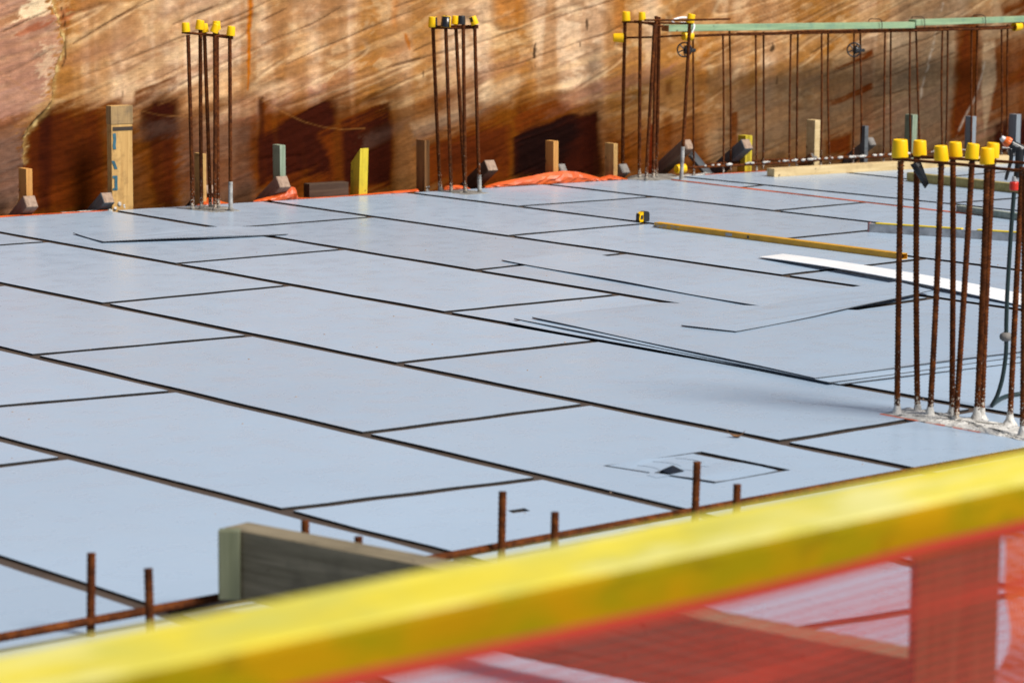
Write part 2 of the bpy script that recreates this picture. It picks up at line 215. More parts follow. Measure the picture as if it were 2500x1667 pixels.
            ('dark', [[8.222, 0.2144], [8.674, 0.2984], [8.6919, -0.0758], [8.1436, -0.051]], 0.85, 0.03),
            ('orange', [[1.3375, 1.407], [1.3787, 1.4064], [1.3711, 1.1836], [1.3544, 1.0442], [1.3569, 0.9322], [1.3431, 0.7306], [1.3271, 0.7311], [1.3287, 0.9889]], 0.85, 0.008),
            ('orange', [[2.5901, 1.0903], [2.6208, 1.0839], [2.6449, 1.0081], [2.6416, 0.9734], [2.6005, 1.0294]], 0.7, 0.008),
            ('orange', [[2.4911, 1.3914], [2.5485, 1.3907], [2.5256, 1.1321], [2.4917, 1.1328]], 0.35, 0.03),
            ('orange', [[4.4131, 1.3656], [4.5253, 1.364], [4.4942, 1.0008], [4.4197, 0.9722]], 0.25, 0.03),
            ('orange', [[5.1984, 1.1084], [5.2958, 1.1065], [5.2913, 0.4538], [5.1935, 0.4573]], 0.25, 0.03),
            ('orange', [[3.3254, 1.3802], [3.6454, 1.3759], [3.5763, 1.1402], [3.3629, 1.1444]], 0.3, 0.05),
            ('slate', [[-0.6715, 0.5084], [-0.4408, 0.5794], [-0.3493, 0.5222], [-0.3824, -0.0159], [-0.6819, 0.0007]], 0.6, 0.02),
            ('cream', [[-0.3849, 1.2579], [-0.3112, 1.3496], [-0.2519, 1.4284], [-0.1358, 1.4268], [-0.1497, 1.2936], [-0.313, 1.2486]], 0.75, 0.015),
            ('cream', [[-0.2431, 1.1085], [-0.1416, 1.0794], [-0.1703, 0.7632], [-0.2113, 0.7592], [-0.1924, 0.8392], [-0.2609, 0.9217], [-0.2158, 1.0008]], 0.35, 0.02),
            ('red', [[-0.401, 1.1652], [-0.2847, 1.2107], [-0.1683, 1.2271], [-0.163, 1.1976], [-0.2856, 1.1628], [-0.3958, 1.1332]], 0.6, 0.015),
            ('red', [[-0.1147, 1.293], [-0.0059, 1.3179], [0.0225, 1.2503], [-0.0374, 1.179], [-0.0813, 1.1853]], 0.5, 0.015),
            ('slate', [[-0.3176, 0.9901], [-0.2297, 1.0413], [-0.1564, 1.069], [-0.1774, 1.032], [-0.2597, 0.9886], [-0.3326, 0.9611]], 0.6, 0.012),
            ('slate', [[-0.5864, 0.4782], [-0.3708, 0.4558], [-0.39, 0.2008], [-0.5917, 0.2107]], 0.45, 0.04),
            ('slate', [[0.4765, 0.5443], [1.1898, 0.5872], [1.3802, 0.538], [1.189, 0.4609], [0.4752, 0.4343]], 0.3, 0.05),
            ('pale', [[8.1018, 0.9022], [8.2357, 0.9158], [8.2597, 0.5816], [8.1573, 0.1499], [8.0961, 0.5199]], 0.5, 0.02),
            ('pale', [[3.1907, 0.6475], [3.5443, 0.7848], [3.6167, 0.7231], [3.4747, 0.5936], [3.2619, 0.5564]], 0.5, 0.04),
            ('pale', [[2.6367, 0.4617], [3.1209, 0.5761], [3.2621, 0.5267], [2.6713, 0.3726]], 0.3, 0.03),
            ('slate', [[2.671, 0.4311], [3.2266, 0.5517], [3.4395, 0.5442], [3.0518, 0.4458], [2.6715, 0.3141]], 0.45, 0.03),
            ('slate', [[2.2306, 0.3905], [2.6024, 0.4921], [2.6368, 0.4325], [2.2642, 0.2733]], 0.3, 0.04),
            ('redd', [[4.7441, 0.3687], [4.8088, 0.3786], [4.8327, -0.0563], [4.7521, -0.0523]], 0.7, 0.012),
            ('spot', [[3.6968, 0.9594], [3.7107, 1.0067], [3.7256, 0.9587], [3.7192, 0.8902], [3.6976, 0.8848]], 0.9, 0.004),
            ('spot', [[4.1498, 1.144], [4.1676, 1.1828], [4.187, 1.1222], [4.1694, 1.0684]], 0.8, 0.004), ('spot', [[2.738, 0.814], [2.7585, 0.8367], [2.7519, 0.7786]], 0.7, 0.004),
            ('spot', [[5.8959, 0.8902], [5.9263, 0.9556], [5.952, 0.9046], [5.9204, 0.8802]], 0.8, 0.004),
            ('spot', [[5.9541, 0.6835], [5.9735, 0.7145], [5.9757, 0.6353], [5.9557, 0.6265]], 0.6, 0.004),
            ('spot', [[3.6909, 0.8462], [3.6981, 0.849], [3.6949, 0.8103], [3.6876, 0.8165]], 0.7, 0.003),
            ('spot', [[3.7089, 0.8457], [3.7161, 0.8455], [3.7094, 0.8039], [3.7022, 0.8041]], 0.6, 0.003),
            ('spot', [[4.1041, 0.9976], [4.1151, 0.9974], [4.112, 0.9613], [4.1046, 0.9645]], 0.8, 0.003),
            ('spot', [[0.3883, 0.7614], [0.3974, 0.7611], [0.3938, 0.7174], [0.3878, 0.7176]], 0.6, 0.003)],
 'starter': [[-6.1039, -8.0019, 0.25], [-5.3598, -8.0302, 0.25], [-4.6138, -8.078, 0.25], [-3.7821, -8.1096, 0.25], [-6.0866, -8.2665, 0.25], [-5.374, -8.3101, 0.25],
             [-4.6899, -8.4139, 0.25], [-3.9449, -8.4607, 0.25]],
 'starter_h': [[-6.6595, -7.9839, 0.06], [-2.0684, -7.9065, 0.06]],
 'strut': {'b1': [-0.5206, 1.3513, 0.1018],
           'b11': [5.3275, 0.6624, 0.2244],
           'b12': [6.6818, 0.6329, 0.1803],
           'b13': [6.0497, 0.6473, 0.0941],
           'b2': [0.025, 1.2871, 0.0969],
           'b3': [0.8725, 1.3372, 0.0978],
           'b4': [1.338, 1.1324, 0.1369],
           'b6': [3.0381, 0.9521, 0.1681],
           'b7': [3.7147, 0.9424, 0.1164],
           'b8': [4.2685, 0.8772, 0.0844],
           'b9': [4.85, 0.8087, 0.2352]},
 'ties': {'left': [[0.4723, 1.0695, 1.1712, 0.6933, 0.806, 1.1395], [0.6155, 1.1546, 1.1583, 0.7906, 0.9421, 1.1442]],
          'mid': [[2.5256, 1.0315, 1.1587, 2.7474, 0.7585, 1.1702], [2.5343, 1.006, 1.151, 2.7474, 0.7585, 1.1589]],
          'near': [[-1.5786, -6.9792, 1.0617, -1.5498, -7.6573, 1.0615], [-1.4851, -6.9909, 1.0692, -1.3603, -7.5013, 1.0712]],
          'third': [[4.3036, 0.9635, 1.153, 4.5939, 0.5169, 1.1522], [4.3134, 0.8467, 1.1634, 4.5058, 0.735, 1.1215], [4.3072, 0.9605, 1.0361, 4.5408, 0.5629, 1.0653],
                    [4.2467, 0.6675, 1.1782, 4.7989, 0.3392, 1.1873]]},
 'wheels': [[4.7132, 0.7248, 0.9481], [6.3431, 0.5328, 0.9083], [8.1363, 0.3215, 0.989]],
 'wires': [[6.5694, 0.4661, 1.1], [7.004, 0.4149, 1.1074], [7.6433, 0.3396, 1.1112]]}
EXPOSURE = 0.19
import bpy, bmesh, math, random
import numpy as np
from mathutils import Vector, Matrix
from mathutils.geometry import tessellate_polygon
random.seed(7)
scene = bpy.context.scene
COL = scene.collection
PI = math.pi

# ------------------------------------------------------------------ helpers
class MB:
    """collects vertices and faces (world metres) and links them as one mesh object"""
    def __init__(s): s.v = []; s.f = []; s.m = []
    def add(s, vs, fs, mi=0):
        o = len(s.v); s.v += [tuple(p) for p in vs]
        s.f += [tuple(o + i for i in f) for f in fs]; s.m += [mi] * len(fs)
    def build(s, name, mats, parent=None, smooth=False, origin=None):
        me = bpy.data.meshes.new(name)
        if parent is not None: org = parent_loc(parent)
        elif origin is not None: org = Vector(origin)
        else: org = Vector(s.v[0]) if s.v else Vector((0, 0, 0))
        me.from_pydata([tuple(Vector(p) - org) for p in s.v], [], s.f)
        for m in (mats if isinstance(mats, (list, tuple)) else [mats]): me.materials.append(m)
        me.polygons.foreach_set('material_index', s.m)
        if smooth: me.polygons.foreach_set('use_smooth', [True] * len(s.f))
        me.update()
        o = bpy.data.objects.new(name, me); COL.objects.link(o)
        if parent is None: o.location = org
        else: o.parent = parent
        return o
def parent_loc(p):
    l = Vector((0, 0, 0))
    while p is not None: l = l + p.location; p = p.parent
    return l
def tag(o, label, cat, group=None):
    o['label'] = label; o['category'] = cat
    if group: o['group'] = group
    return o
def thing(name, label, cat, loc, group=None):
    o = bpy.data.objects.new(name, None); COL.objects.link(o); o.location = loc
    o.empty_display_size = .1
    return tag(o, label, cat, group)
def struct(o): o['kind'] = 'structure'; return o

def add_box(mb, c, ax, ay, az, bev=.003, mi=0, seed=None, rough=0):
    """bevelled box, half-axes ax ay az (vectors)"""
    ax, ay, az, c = Vector(ax), Vector(ay), Vector(az), Vector(c)
    bm = bmesh.new(); bmesh.ops.create_cube(bm, size=2)
    l = (ax.length, ay.length, az.length)
    for v in bm.verts: v.co = Vector((v.co.x * l[0], v.co.y * l[1], v.co.z * l[2]))
    b = min(bev, .45 * min(l))
    if b > 0: bmesh.ops.bevel(bm, geom=bm.edges[:], offset=b, segments=2, affect='EDGES', profile=.6)
    n = (ax / l[0], ay / l[1], az / l[2])
    bm.verts.index_update()
    mb.add([c + n[0] * v.co.x + n[1] * v.co.y + n[2] * v.co.z for v in bm.verts], [[v.index for v in f.verts] for f in bm.faces], mi)
    bm.free()
def frame(d):
    d = Vector(d).normalized()
    a = Vector((0, 0, 1)) if abs(d.z) < .9 else Vector((1, 0, 0))
    x = d.cross(a).normalized(); return x, d.cross(x).normalized(), d
def add_tube(mb, pts, r, n=8, caps=True, mi=0):
    pts = [Vector(p) for p in pts]; rings = []
    rs = r if isinstance(r, (list, tuple)) else [r] * len(pts)
    x = None
    for i, p in enumerate(pts):
        d = (pts[min(i + 1, len(pts) - 1)] - pts[max(i - 1, 0)]).normalized()
        if x is None: x, y, _ = frame(d)
        else:
            x = (x - d * x.dot(d)).normalized(); y = d.cross(x)
        rings.append([p + (x * math.cos(2 * PI * k / n) + y * math.sin(2 * PI * k / n)) * rs[i] for k in range(n)])
    vs = [q for rg in rings for q in rg]; fs = []
    for i in range(len(pts) - 1):
        for k in range(n): fs.append((i * n + k, i * n + (k + 1) % n, (i + 1) * n + (k + 1) % n, (i + 1) * n + k))
    if caps: fs += [tuple(range(n))[::-1], tuple((len(pts) - 1) * n + k for k in range(n))]
    mb.add(vs, fs, mi)
def smooth_path(pts, k=6):
    out = []; P = [Vector(p) for p in pts]
    for i in range(len(P) - 1):
        a, b, c, d = P[max(i - 1, 0)], P[i], P[i + 1], P[min(i + 2, len(P) - 1)]
        for j in range(k):
            t = j / k
            out.append(.5 * ((2 * b) + (c - a) * t + (2 * a - 5 * b + 4 * c - d) * t * t + (3 * b - a - 3 * c + d) * t ** 3))
    return out + [P[-1]]
def add_rebar(mb, B, T, r, pitch=.0145, step=.0042, n=10, rib=.0017, ph=None, bend=.0):
    """deformed reinforcing bar: a tube with slanted crescent ribs on two flanks"""
    B, T = Vector(B), Vector(T); d = T - B; Lg = d.length; x, y, w = frame(d)
    ph = random.random() * 6.28 if ph is None else ph
    bx, by = random.uniform(-1, 1) * bend, random.uniform(-1, 1) * bend
    N = max(2, int(Lg / step)); vs = []; fs = []
    for i in range(N + 1):
        z = Lg * i / N; q = math.sin(PI * i / N)
        for k in range(n):
            a = 2 * PI * k / n
            s = math.sin(a + ph)
            rr = r + rib * max(0., math.cos(2 * PI * z / pitch + 1.3 * math.cos(a + ph) * (1 if s > 0 else -1))) * abs(s) ** .6
            vs.append(B + w * z + x * (math.cos(a) * rr + bx * q) + y * (math.sin(a) * rr + by * q))
    for i in range(N):
        for k in range(n): fs.append((i * n + k, i * n + (k + 1) % n, (i + 1) * n + (k + 1) % n, (i + 1) * n + k))
    fs += [tuple(range(n))[::-1], tuple(N * n + k for k in range(n))]
    mb.add(vs, fs)
def add_lathe(mb, prof, n=24, M=None, mi=0, a0=0, a1=2 * PI):
    full = abs(a1 - a0 - 2 * PI) < 1e-6; m = n if full else n + 1
    vs = []
    for (r, z) in prof:
        for k in range(m):
            a = a0 + (a1 - a0) * k / n; p = Vector((r * math.cos(a), r * math.sin(a), z))
            vs.append(M @ p if M else p)
    fs = []
    for i in range(len(prof) - 1):
        for k in range(n):
            k2 = (k + 1) % m
            fs.append((i * m + k, i * m + k2, (i + 1) * m + k2, (i + 1) * m + k))
    mb.add(vs, fs, mi)
def axis_matrix(p, q, spin=0):
    x, y, w = frame(Vector(q) - Vector(p))
    M = Matrix((x, y, w)).transposed().to_4x4(); M.translation = Vector(p)
    return M @ Matrix.Rotation(spin, 4, 'Z')
def add_slab(mb, outer, holes, z0, z1, zf=None, side=1):
    """flat sheet with holes: top, bottom and all edge faces (edges get material 1)"""
    loops = [outer] + holes
    pts = [p for l in loops for p in l]
    tris = tessellate_polygon([[Vector((p[0], p[1], 0)) for p in l] for l in loops])
    h = zf or (lambda x, y: 0)
    n = len(pts); vs = [(p[0], p[1], z1 + h(p[0], p[1])) for p in pts] + [(p[0], p[1], z0 + h(p[0], p[1])) for p in pts]
    up = []
    for t in tris:
        a, b, c = (Vector((*pts[i], 0)) for i in t)
        up.append(tuple(t) if (b - a).cross(c - a).z > 0 else tuple(t)[::-1])
    mb.add(vs, up + [tuple(n + i for i in f[::-1]) for f in up], 0)
    base = 0; sides = []
    for l in loops:
        k = len(l)
        for i in range(k): sides.append((base + i, base + (i + 1) % k, n + base + (i + 1) % k, n + base + i))
        base += k
    o = len(mb.v) - len(vs)
    mb.f += [tuple(o + i for i in f) for f in sides]; mb.m += [side] * len(sides)

# ------------------------------------------------------------------ materials
class NT:
    def __init__(s, name):
        s.mat = bpy.data.materials.new(name); s.mat.use_nodes = True; s.t = s.mat.node_tree; s.t.nodes.clear()
        s.out = s.n('ShaderNodeOutputMaterial'); s.p = s.n('ShaderNodeBsdfPrincipled'); s.l(s.p.outputs[0], s.out.inputs[0])
        s.tc = s.n('ShaderNodeTexCoord'); s.geo = s.n('ShaderNodeNewGeometry')
    def n(s, k, **kw):
        o = s.t.nodes.new(k)
        for a, b in kw.items(): setattr(o, a, b)
        return o
    def l(s, a, b): s.t.links.new(a, b)
    def val(s, sock, v):
        if hasattr(v, 'is_linked') or hasattr(v, 'links'): s.l(v, sock)
        else: sock.default_value = v
    def mapping(s, scale, rot=(0, 0, 0), src=None):
        m = s.n('ShaderNodeMapping'); m.inputs['Scale'].default_value = scale; m.inputs['Rotation'].default_value = rot
        s.l(src or s.geo.outputs['Position'], m.inputs['Vector']); return m.outputs[0]
    def noise(s, scale=5, detail=4, rough=.55, vec=None, dist=0):
        o = s.n('ShaderNodeTexNoise'); o.inputs['Scale'].default_value = scale; o.inputs['Detail'].default_value = detail
        o.inputs['Roughness'].default_value = rough; o.inputs['Distortion'].default_value = dist
        s.l(vec or s.geo.outputs['Position'], o.inputs['Vector']); return o.outputs['Fac']
    def ramp(s, fac, stops):
        o = s.n('ShaderNodeValToRGB'); r = o.color_ramp
        while len(r.elements) < len(stops): r.elements.new(.5)
        for e, (p, c) in zip(r.elements, stops):
            e.position = p; e.color = (*c, 1) if isinstance(c, tuple) else (c, c, c, 1)
        s.l(fac, o.inputs[0]); return o.outputs[0]
    def mix(s, fac, a, b, mode='MIX'):
        o = s.n('ShaderNodeMix', data_type='RGBA', blend_type=mode)
        s.val(o.inputs[0], fac)
        for i, c in ((6, a), (7, b)):
            if isinstance(c, tuple): o.inputs[i].default_value = (*c, 1)
            else: s.l(c, o.inputs[i])
        return o.outputs[2]
    def math(s, op, a, b=0.):
        o = s.n('ShaderNodeMath', operation=op); s.val(o.inputs[0], a); s.val(o.inputs[1], b); return o.outputs[0]
    def bump(s, h, strength=.3, dist=.01):
        o = s.n('ShaderNodeBump'); o.inputs['Strength'].default_value = strength; o.inputs['Distance'].default_value = dist
        s.l(h, o.inputs['Height']); s.l(o.outputs[0], s.p.inputs['Normal'])
    def set(s, color=None, rough=None, metal=None, spec=None):
        if color is not None:
            if isinstance(color, tuple): s.p.inputs['Base Color'].default_value = (*color, 1)
            else: s.l(color, s.p.inputs['Base Color'])
        if rough is not None: s.val(s.p.inputs['Roughness'], rough)
        if metal is not None: s.p.inputs['Metallic'].default_value = metal
        if spec is not None: s.p.inputs['Specular IOR Level'].default_value = spec
        return s.mat

def m_sheet():
    t = NT('grey_fluted_plastic')
    big = t.noise(.9, 3); mid = t.noise(7, 4)
    c = t.ramp(big, [(.3, (.355, .455, .57)), (.7, (.385, .49, .61))])
    oi = t.n('ShaderNodeObjectInfo')
    c = t.mix(t.math('MULTIPLY', oi.outputs['Random'], .9), c, (.325, .41, .51))
    c = t.mix(t.ramp(mid, [(.45, 0.), (.75, .12)]), c, (.30, .38, .475))
    # pale scuffs and dark specks
    sc = t.noise(1, 5, .6, vec=t.mapping((5, 26, 1), (0, 0, .5)))
    sm = t.noise(1.7, 2)
    c = t.mix(t.math('MULTIPLY', t.ramp(sc, [(.80, 0.), (.88, .45)]), t.ramp(sm, [(.56, 0.), (.70, 1.)])), c, (.52, .57, .62))
    sk = t.noise(95, 1); c = t.mix(t.ramp(sk, [(.93, 0.), (.95, .6)]), c, (.10, .09, .08))
    dust = t.noise(2.3, 6, .7, vec=t.mapping((1, .45, 1), (0, 0, .3)))
    c = t.mix(t.ramp(dust, [(.5, 0.), (.8, .22)]), c, (.40, .45, .50))
    t.bump(t.noise(1.6, 2), .10, .03)
    return t.set(c, t.ramp(mid, [(.3, .24), (.7, .36)]), spec=.5)
def m_sheet_edge():
    t = NT('fluted_plastic_edge')
    w = t.n('ShaderNodeTexWave', wave_type='BANDS', bands_direction='DIAGONAL'); w.inputs['Scale'].default_value = 60
    t.l(t.geo.outputs['Position'], w.inputs['Vector'])
    return t.set(t.ramp(w.outputs['Fac'], [(.45, (.02, .022, .026)), (.8, (.13, .15, .18))]), .6)
def m_edge_dark():
    t = NT('plastic_edge_dark'); return t.set(t.ramp(t.noise(30, 2), [(.3, (.012, .012, .013)), (.7, (.03, .03, .032))]), .8, spec=.2)
def m_deckply():
    t = NT('brown_formply')
    c = t.ramp(t.noise(3, 5), [(.3, (.048, .031, .020)), (.7, (.085, .056, .036))])
    c = t.mix(t.ramp(t.noise(40, 3), [(.6, 0.), (.8, .6)]), c, (.14, .105, .075))
    return t.set(c, .6)
def m_wood(name, a, b, dirt=(.08, .06, .05), amt=.3, axis=0, scale=1.):
    t = NT(name); tc = t.tc.outputs['Object']
    s = [40, 40, 40]; s[axis] = 2.2
    g = t.noise(1.0 * scale, 5, .6, vec=t.mapping(tuple(s), src=tc), dist=.6)
    c = t.ramp(g, [(.3, a), (.68, b)])
    d = t.noise(9, 5, .65, vec=tc)
    c = t.mix(t.ramp(d, [(.5, 0.), (.72, amt)]), c, dirt)
    k = t.noise(26, 2, vec=tc)
    c = t.mix(t.ramp(k, [(.7, 0.), (.76, .8)]), c, (.05, .03, .02))
    t.bump(g, .35, .004)
    return t.set(c, .75, spec=.25)
def m_rust(name='rusty_steel', speck=True):
    t = NT(name)
    c = t.ramp(t.noise(35, 5, .65), [(.3, (.030, .009, .003)), (.5, (.085, .024, .006)), (.72, (.19, .058, .012))])
    c = t.mix(t.ramp(t.noise(6, 3), [(.4, 0.), (.7, .55)]), c, (.030, .010, .004))
    if speck:   # dried mortar splashes, thick at the foot of the bar and thinning out upwards
        z = t.n('ShaderNodeSeparateXYZ'); t.l(t.geo.outputs['Position'], z.inputs[0])
        h = t.ramp(t.math('MULTIPLY', z.outputs[2], 2.), [(0., .40), (.09, .50), (.2, .645), (.6, .70), (1., .86)])
        f = t.math('GREATER_THAN', t.noise(110, 3, .6), h)
        c = t.mix(f, c, (.50, .47, .42))
    t.bump(t.noise(160, 3), .3, .002)
    return t.set(t.mix(1., c, (1.05, .98, .90), 'MULTIPLY'), .85, spec=.1)
def m_plastic(name, col, rough=.4, var=.12, spec=.5):
    t = NT(name); d = tuple(x * (1 - 2.2 * var) for x in col)
    c = t.ramp(t.noise(14, 4, vec=t.tc.outputs['Object']), [(.35, d), (.65, col)])
    return t.set(c, rough, spec=spec)
def m_mortar():
    t = NT('white_mortar')
    c = t.ramp(t.noise(22, 6, .7), [(.3, (.34, .32, .29)), (.6, (.66, .64, .60))])
    c = t.mix(t.ramp(t.noise(55, 2), [(.62, 0.), (.7, .9)]), c, (.10, .09, .08))
    t.bump(t.noise(45, 5), .8, .012)
    return t.set(c, .9, spec=.2)
def m_orange_sheet():
    t = NT('orange_membrane')
    c = t.ramp(t.noise(6, 4), [(.35, (.46, .062, .008)), (.65, (.64, .105, .014))])
    return t.set(c, .45)
def m_white():
    t = NT('white_coated_board')
    return t.set(t.ramp(t.noise(8, 4), [(.3, (.80, .80, .80)), (.7, (.88, .88, .88))]), .4)

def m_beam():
    # the flat top is pale lemon, the standing faces a darker ochre with olive blotches
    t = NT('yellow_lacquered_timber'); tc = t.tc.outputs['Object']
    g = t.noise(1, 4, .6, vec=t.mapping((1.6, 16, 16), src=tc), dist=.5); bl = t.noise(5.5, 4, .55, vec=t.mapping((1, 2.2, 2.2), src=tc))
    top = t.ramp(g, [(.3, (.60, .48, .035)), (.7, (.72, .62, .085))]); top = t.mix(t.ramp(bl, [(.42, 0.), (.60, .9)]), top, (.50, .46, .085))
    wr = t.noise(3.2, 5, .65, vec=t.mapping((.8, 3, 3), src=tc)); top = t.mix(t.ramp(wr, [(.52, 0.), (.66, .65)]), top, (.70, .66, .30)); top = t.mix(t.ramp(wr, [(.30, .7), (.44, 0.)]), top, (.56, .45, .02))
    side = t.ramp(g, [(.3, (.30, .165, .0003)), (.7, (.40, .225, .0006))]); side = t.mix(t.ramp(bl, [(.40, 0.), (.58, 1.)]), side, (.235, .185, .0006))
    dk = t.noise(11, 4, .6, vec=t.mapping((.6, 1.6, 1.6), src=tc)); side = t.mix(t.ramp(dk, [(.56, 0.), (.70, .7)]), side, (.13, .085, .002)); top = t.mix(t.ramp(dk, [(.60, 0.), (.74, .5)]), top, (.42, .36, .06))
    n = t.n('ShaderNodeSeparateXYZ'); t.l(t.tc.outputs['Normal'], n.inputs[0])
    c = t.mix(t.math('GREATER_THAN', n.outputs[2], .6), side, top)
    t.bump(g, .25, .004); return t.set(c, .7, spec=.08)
M = dict(
    sheet=m_sheet(), edge=m_sheet_edge(), edged=m_edge_dark(), ply=m_deckply(), rust=m_rust(), rust_clean=m_rust('rusty_steel_clean', False), mortar=m_mortar(),
    yellow=m_plastic('yellow_plastic', (.90, .52, .001), .42, .03, .3), black=m_plastic('black_plastic', (.014, .014, .016), .35, .1),
    tapeblack=m_plastic('black_tape', (.012, .012, .014), .25, .1), orange=m_orange_sheet(), white=m_white(),
    red=m_plastic('red_plastic', (.68, .03, .015), .35, .05), orange_pl=m_plastic('orange_plastic', (.82, .14, .01), .4, .05),
    chrome=m_plastic('grey_metal', (.6, .6, .6), .3, .1), hose=m_plastic('dark_green_hose', (.012, .028, .028), .4, .1),
    w_orange=m_wood('orange_pine', (.42, .19, .05), (.58, .29, .08), axis=2), w_tan=m_wood('tan_pine', (.40, .22, .07), (.58, .36, .13), (.16, .09, .035), .75, axis=2),
    w_brown=m_wood('brown_hardwood', (.20, .085, .028), (.36, .165, .055), axis=2), w_green=m_wood('green_treated_wood', (.17, .22, .15), (.27, .33, .24), axis=2),
    w_yellow=m_wood('yellow_painted_wood', (.48, .36, .02), (.62, .49, .04), (.24, .18, .03), .5, axis=2), w_grey=m_wood('weathered_grey_wood', (.13, .12, .115), (.24, .22, .20), axis=2),
    w_dark=m_wood('dark_wet_wood', (.040, .022, .014), (.09, .055, .035), axis=0), w_mauve=m_wood('faded_brown_wood', (.16, .10, .075), (.27, .18, .13), axis=0),
    w_slate=m_wood('blue_grey_wood', (.055, .062, .070), (.12, .13, .14), axis=0), w_endgrain=m_wood('end_grain', (.20, .13, .09), (.36, .25, .18), axis=2), w_blue=m_wood('pale_blue_grey_wood', (.17, .20, .23), (.28, .31, .34), axis=2),
    w_top=m_wood('weathered_tan_pine', (.24, .15, .065), (.40, .26, .115), (.10, .075, .05), .6, axis=2), w_beige=m_wood('beige_sawn_timber', (.50, .36, .17), (.66, .51, .28), (.22, .13, .06), .45, axis=0), w_olive=m_wood('olive_timber', (.26, .20, .06), (.42, .34, .14), (.12, .09, .04), .45, axis=1),
    w_lichen=m_wood('grey_green_timber', (.20, .22, .18), (.38, .40, .34), (.07, .14, .11), .5, axis=1), w_mint=m_wood('mint_green_timber', (.18, .28, .16), (.30, .41, .24), (.10, .20, .16), .6, axis=0),
    w_post=m_wood('dark_brown_post', (.07, .042, .024), (.14, .085, .048), axis=2), w_plank=m_wood('old_grey_plank', (.125, .10, .058), (.26, .21, .135), (.09, .075, .05), .5, axis=1), w_cleat=m_wood('pale_green_cleat', (.105, .115, .065), (.165, .175, .11), axis=2),
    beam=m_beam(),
    level=m_plastic('yellow_enamel', (.70, .34, .012), .4, .1), alu=m_plastic('worn_aluminium', (.42, .42, .43), .45, .2), lemon=m_plastic('lemon_enamel', (.86, .60, .03), .4, .05),
    blue=m_plastic('blue_marker', (.03, .125, .17), .7, .2), ink=m_plastic('dark_ink', (.04, .025, .015), .8, .1), wire=m_plastic('rusty_wire', (.05, .025, .015), .8, .1),
    leaf=m_plastic('dry_leaf', (.30, .14, .05), .7, .2), pinkend=m_plastic('maroon_end_cap', (.28, .14, .14), .5, .1),
)
def m_ground():
    t = NT('site_dirt'); c = t.ramp(t.noise(2.5, 8, .65), [(.3, (.13, .09, .06)), (.7, (.26, .19, .13))])
    t.bump(t.noise(9, 6), .5, .05); return t.set(c, .95)
M['dirt'] = m_ground(); M['mortar_grey'] = m_plastic('grey_mortar', (.42, .41, .39), .9, .3, .1); M['mortar_dull'] = m_plastic('dull_mortar', (.30, .28, .25), .9, .25, .1)

# ------------------------------------------------------------------ ground, deck floor
def edge(x): return 1.31 - .1178 * x            # back edge of the deck
def wall_y(x): return 1.69 - .1178 * x
mb = MB(); mb.add([(-200, -200, -.9), (200, -200, -.9), (200, 200, -.9), (-200, 200, -.9)], [(0, 1, 2, 3)])
struct(mb.build('ground', M['dirt'], origin=(0, 0, -.9)))
mb = MB()
add_slab(mb, [(-9.5, -10.9), (11, -10.9), (11, edge(11) - .03), (-9.5, edge(-9.5) - .03)], [], -.20, 0., side=0)
deck = struct(mb.build('deck_floor', M['ply'], origin=(0, 0, 0)))

# ------------------------------------------------------------------ sheets laid over the deck
S = dict(D['seams'])
SE = {k: tuple(v) for k, v in S.items()}
def seamx(j, y): a, b = SE[j]; return a + b * y
SE[6] = (-7.06, -.01); SE[7] = (-8.24, -.01)
SE[-7] = (7.12, -.01); SE[-8] = (8.30, -.01); SE[-9] = (9.48, -.01); SE[-10] = (10.6, -.01)
JT = D['joints']
offs = {5: .25, 6: .3, 4: 0, 3: 0, 2: 0, 1: 0, 0: 0, -1: 0, -2: 0, -3: 0, -4: 0, -5: -.43, -6: -1.29, -7: -.2, -8: -1.4, -9: -.3, -10: -1.4}
def joints_of(r):
    ks = [tuple(x) for x in JT.get(r, [])]
    ys = [c for c, d in ks]
    ph = ys[0] if ys else offs[r]
    out = list(ks)
    y = ph
    while y > -14:
        if all(abs(y - q) > 1.3 for q in ys): out.append((y, -.04)); ys.append(y)
        y -= 2.42
    y = ph + 2.42
    while y < 3:
        if all(abs(y - q) > 1.3 for q in ys): out.append((y, -.04)); ys.append(y)
        y += 2.42
    return sorted(out, key=lambda q: -q[0])
GX, GY = .034, .030
def isect(j, c, d):                     # seam j with the line Y = c + d X
    a, b = SE[j]; x = (a + b * c) / (1 - b * d); return x, c + d * x
holes_all = [D['poly']['patch'], D['poly']['slot']]
def inside(p, poly):
    r = False
    for i in range(len(poly)):
        a, b = poly[i], poly[i - 1]
        if (a[1] > p[1]) != (b[1] > p[1]) and p[0] < (b[0] - a[0]) * (p[1] - a[1]) / (b[1] - a[1]) + a[0]: r = not r
    return r
CELLS = []
for r in range(-10, 7):
    jl, jr = r + 1, r                   # left (smaller X) seam and right seam
    lines = joints_of(r)
    top = (1.31 - .015, -.1178)
    seq = [top] + [l for l in lines if l[0] < 1.31 - .1178 * (SE[jl][0] + SE[jr][0]) / 2 - .25] + [(-10.85, 0.)]
    seq = [q for i, q in enumerate(seq) if i in (0, len(seq) - 1) or q[0] > -10.6]
    for i in range(len(seq) - 1):
        (c1, d1), (c0, d0) = seq[i], seq[i + 1]
        g1 = GY if i else 0.; g0 = GY if i < len(seq) - 2 else 0.
        q = []
        for (j, c, d, sx) in ((jl, c0 + g0, d0, GX), (jr, c0 + g0, d0, -GX), (jr, c1 - g1, d1, -GX), (jl, c1 - g1, d1, GX)):
            x, y = isect(j, c, d); q.append((x + sx, y + d * sx))
        CELLS.append((r, i, q))
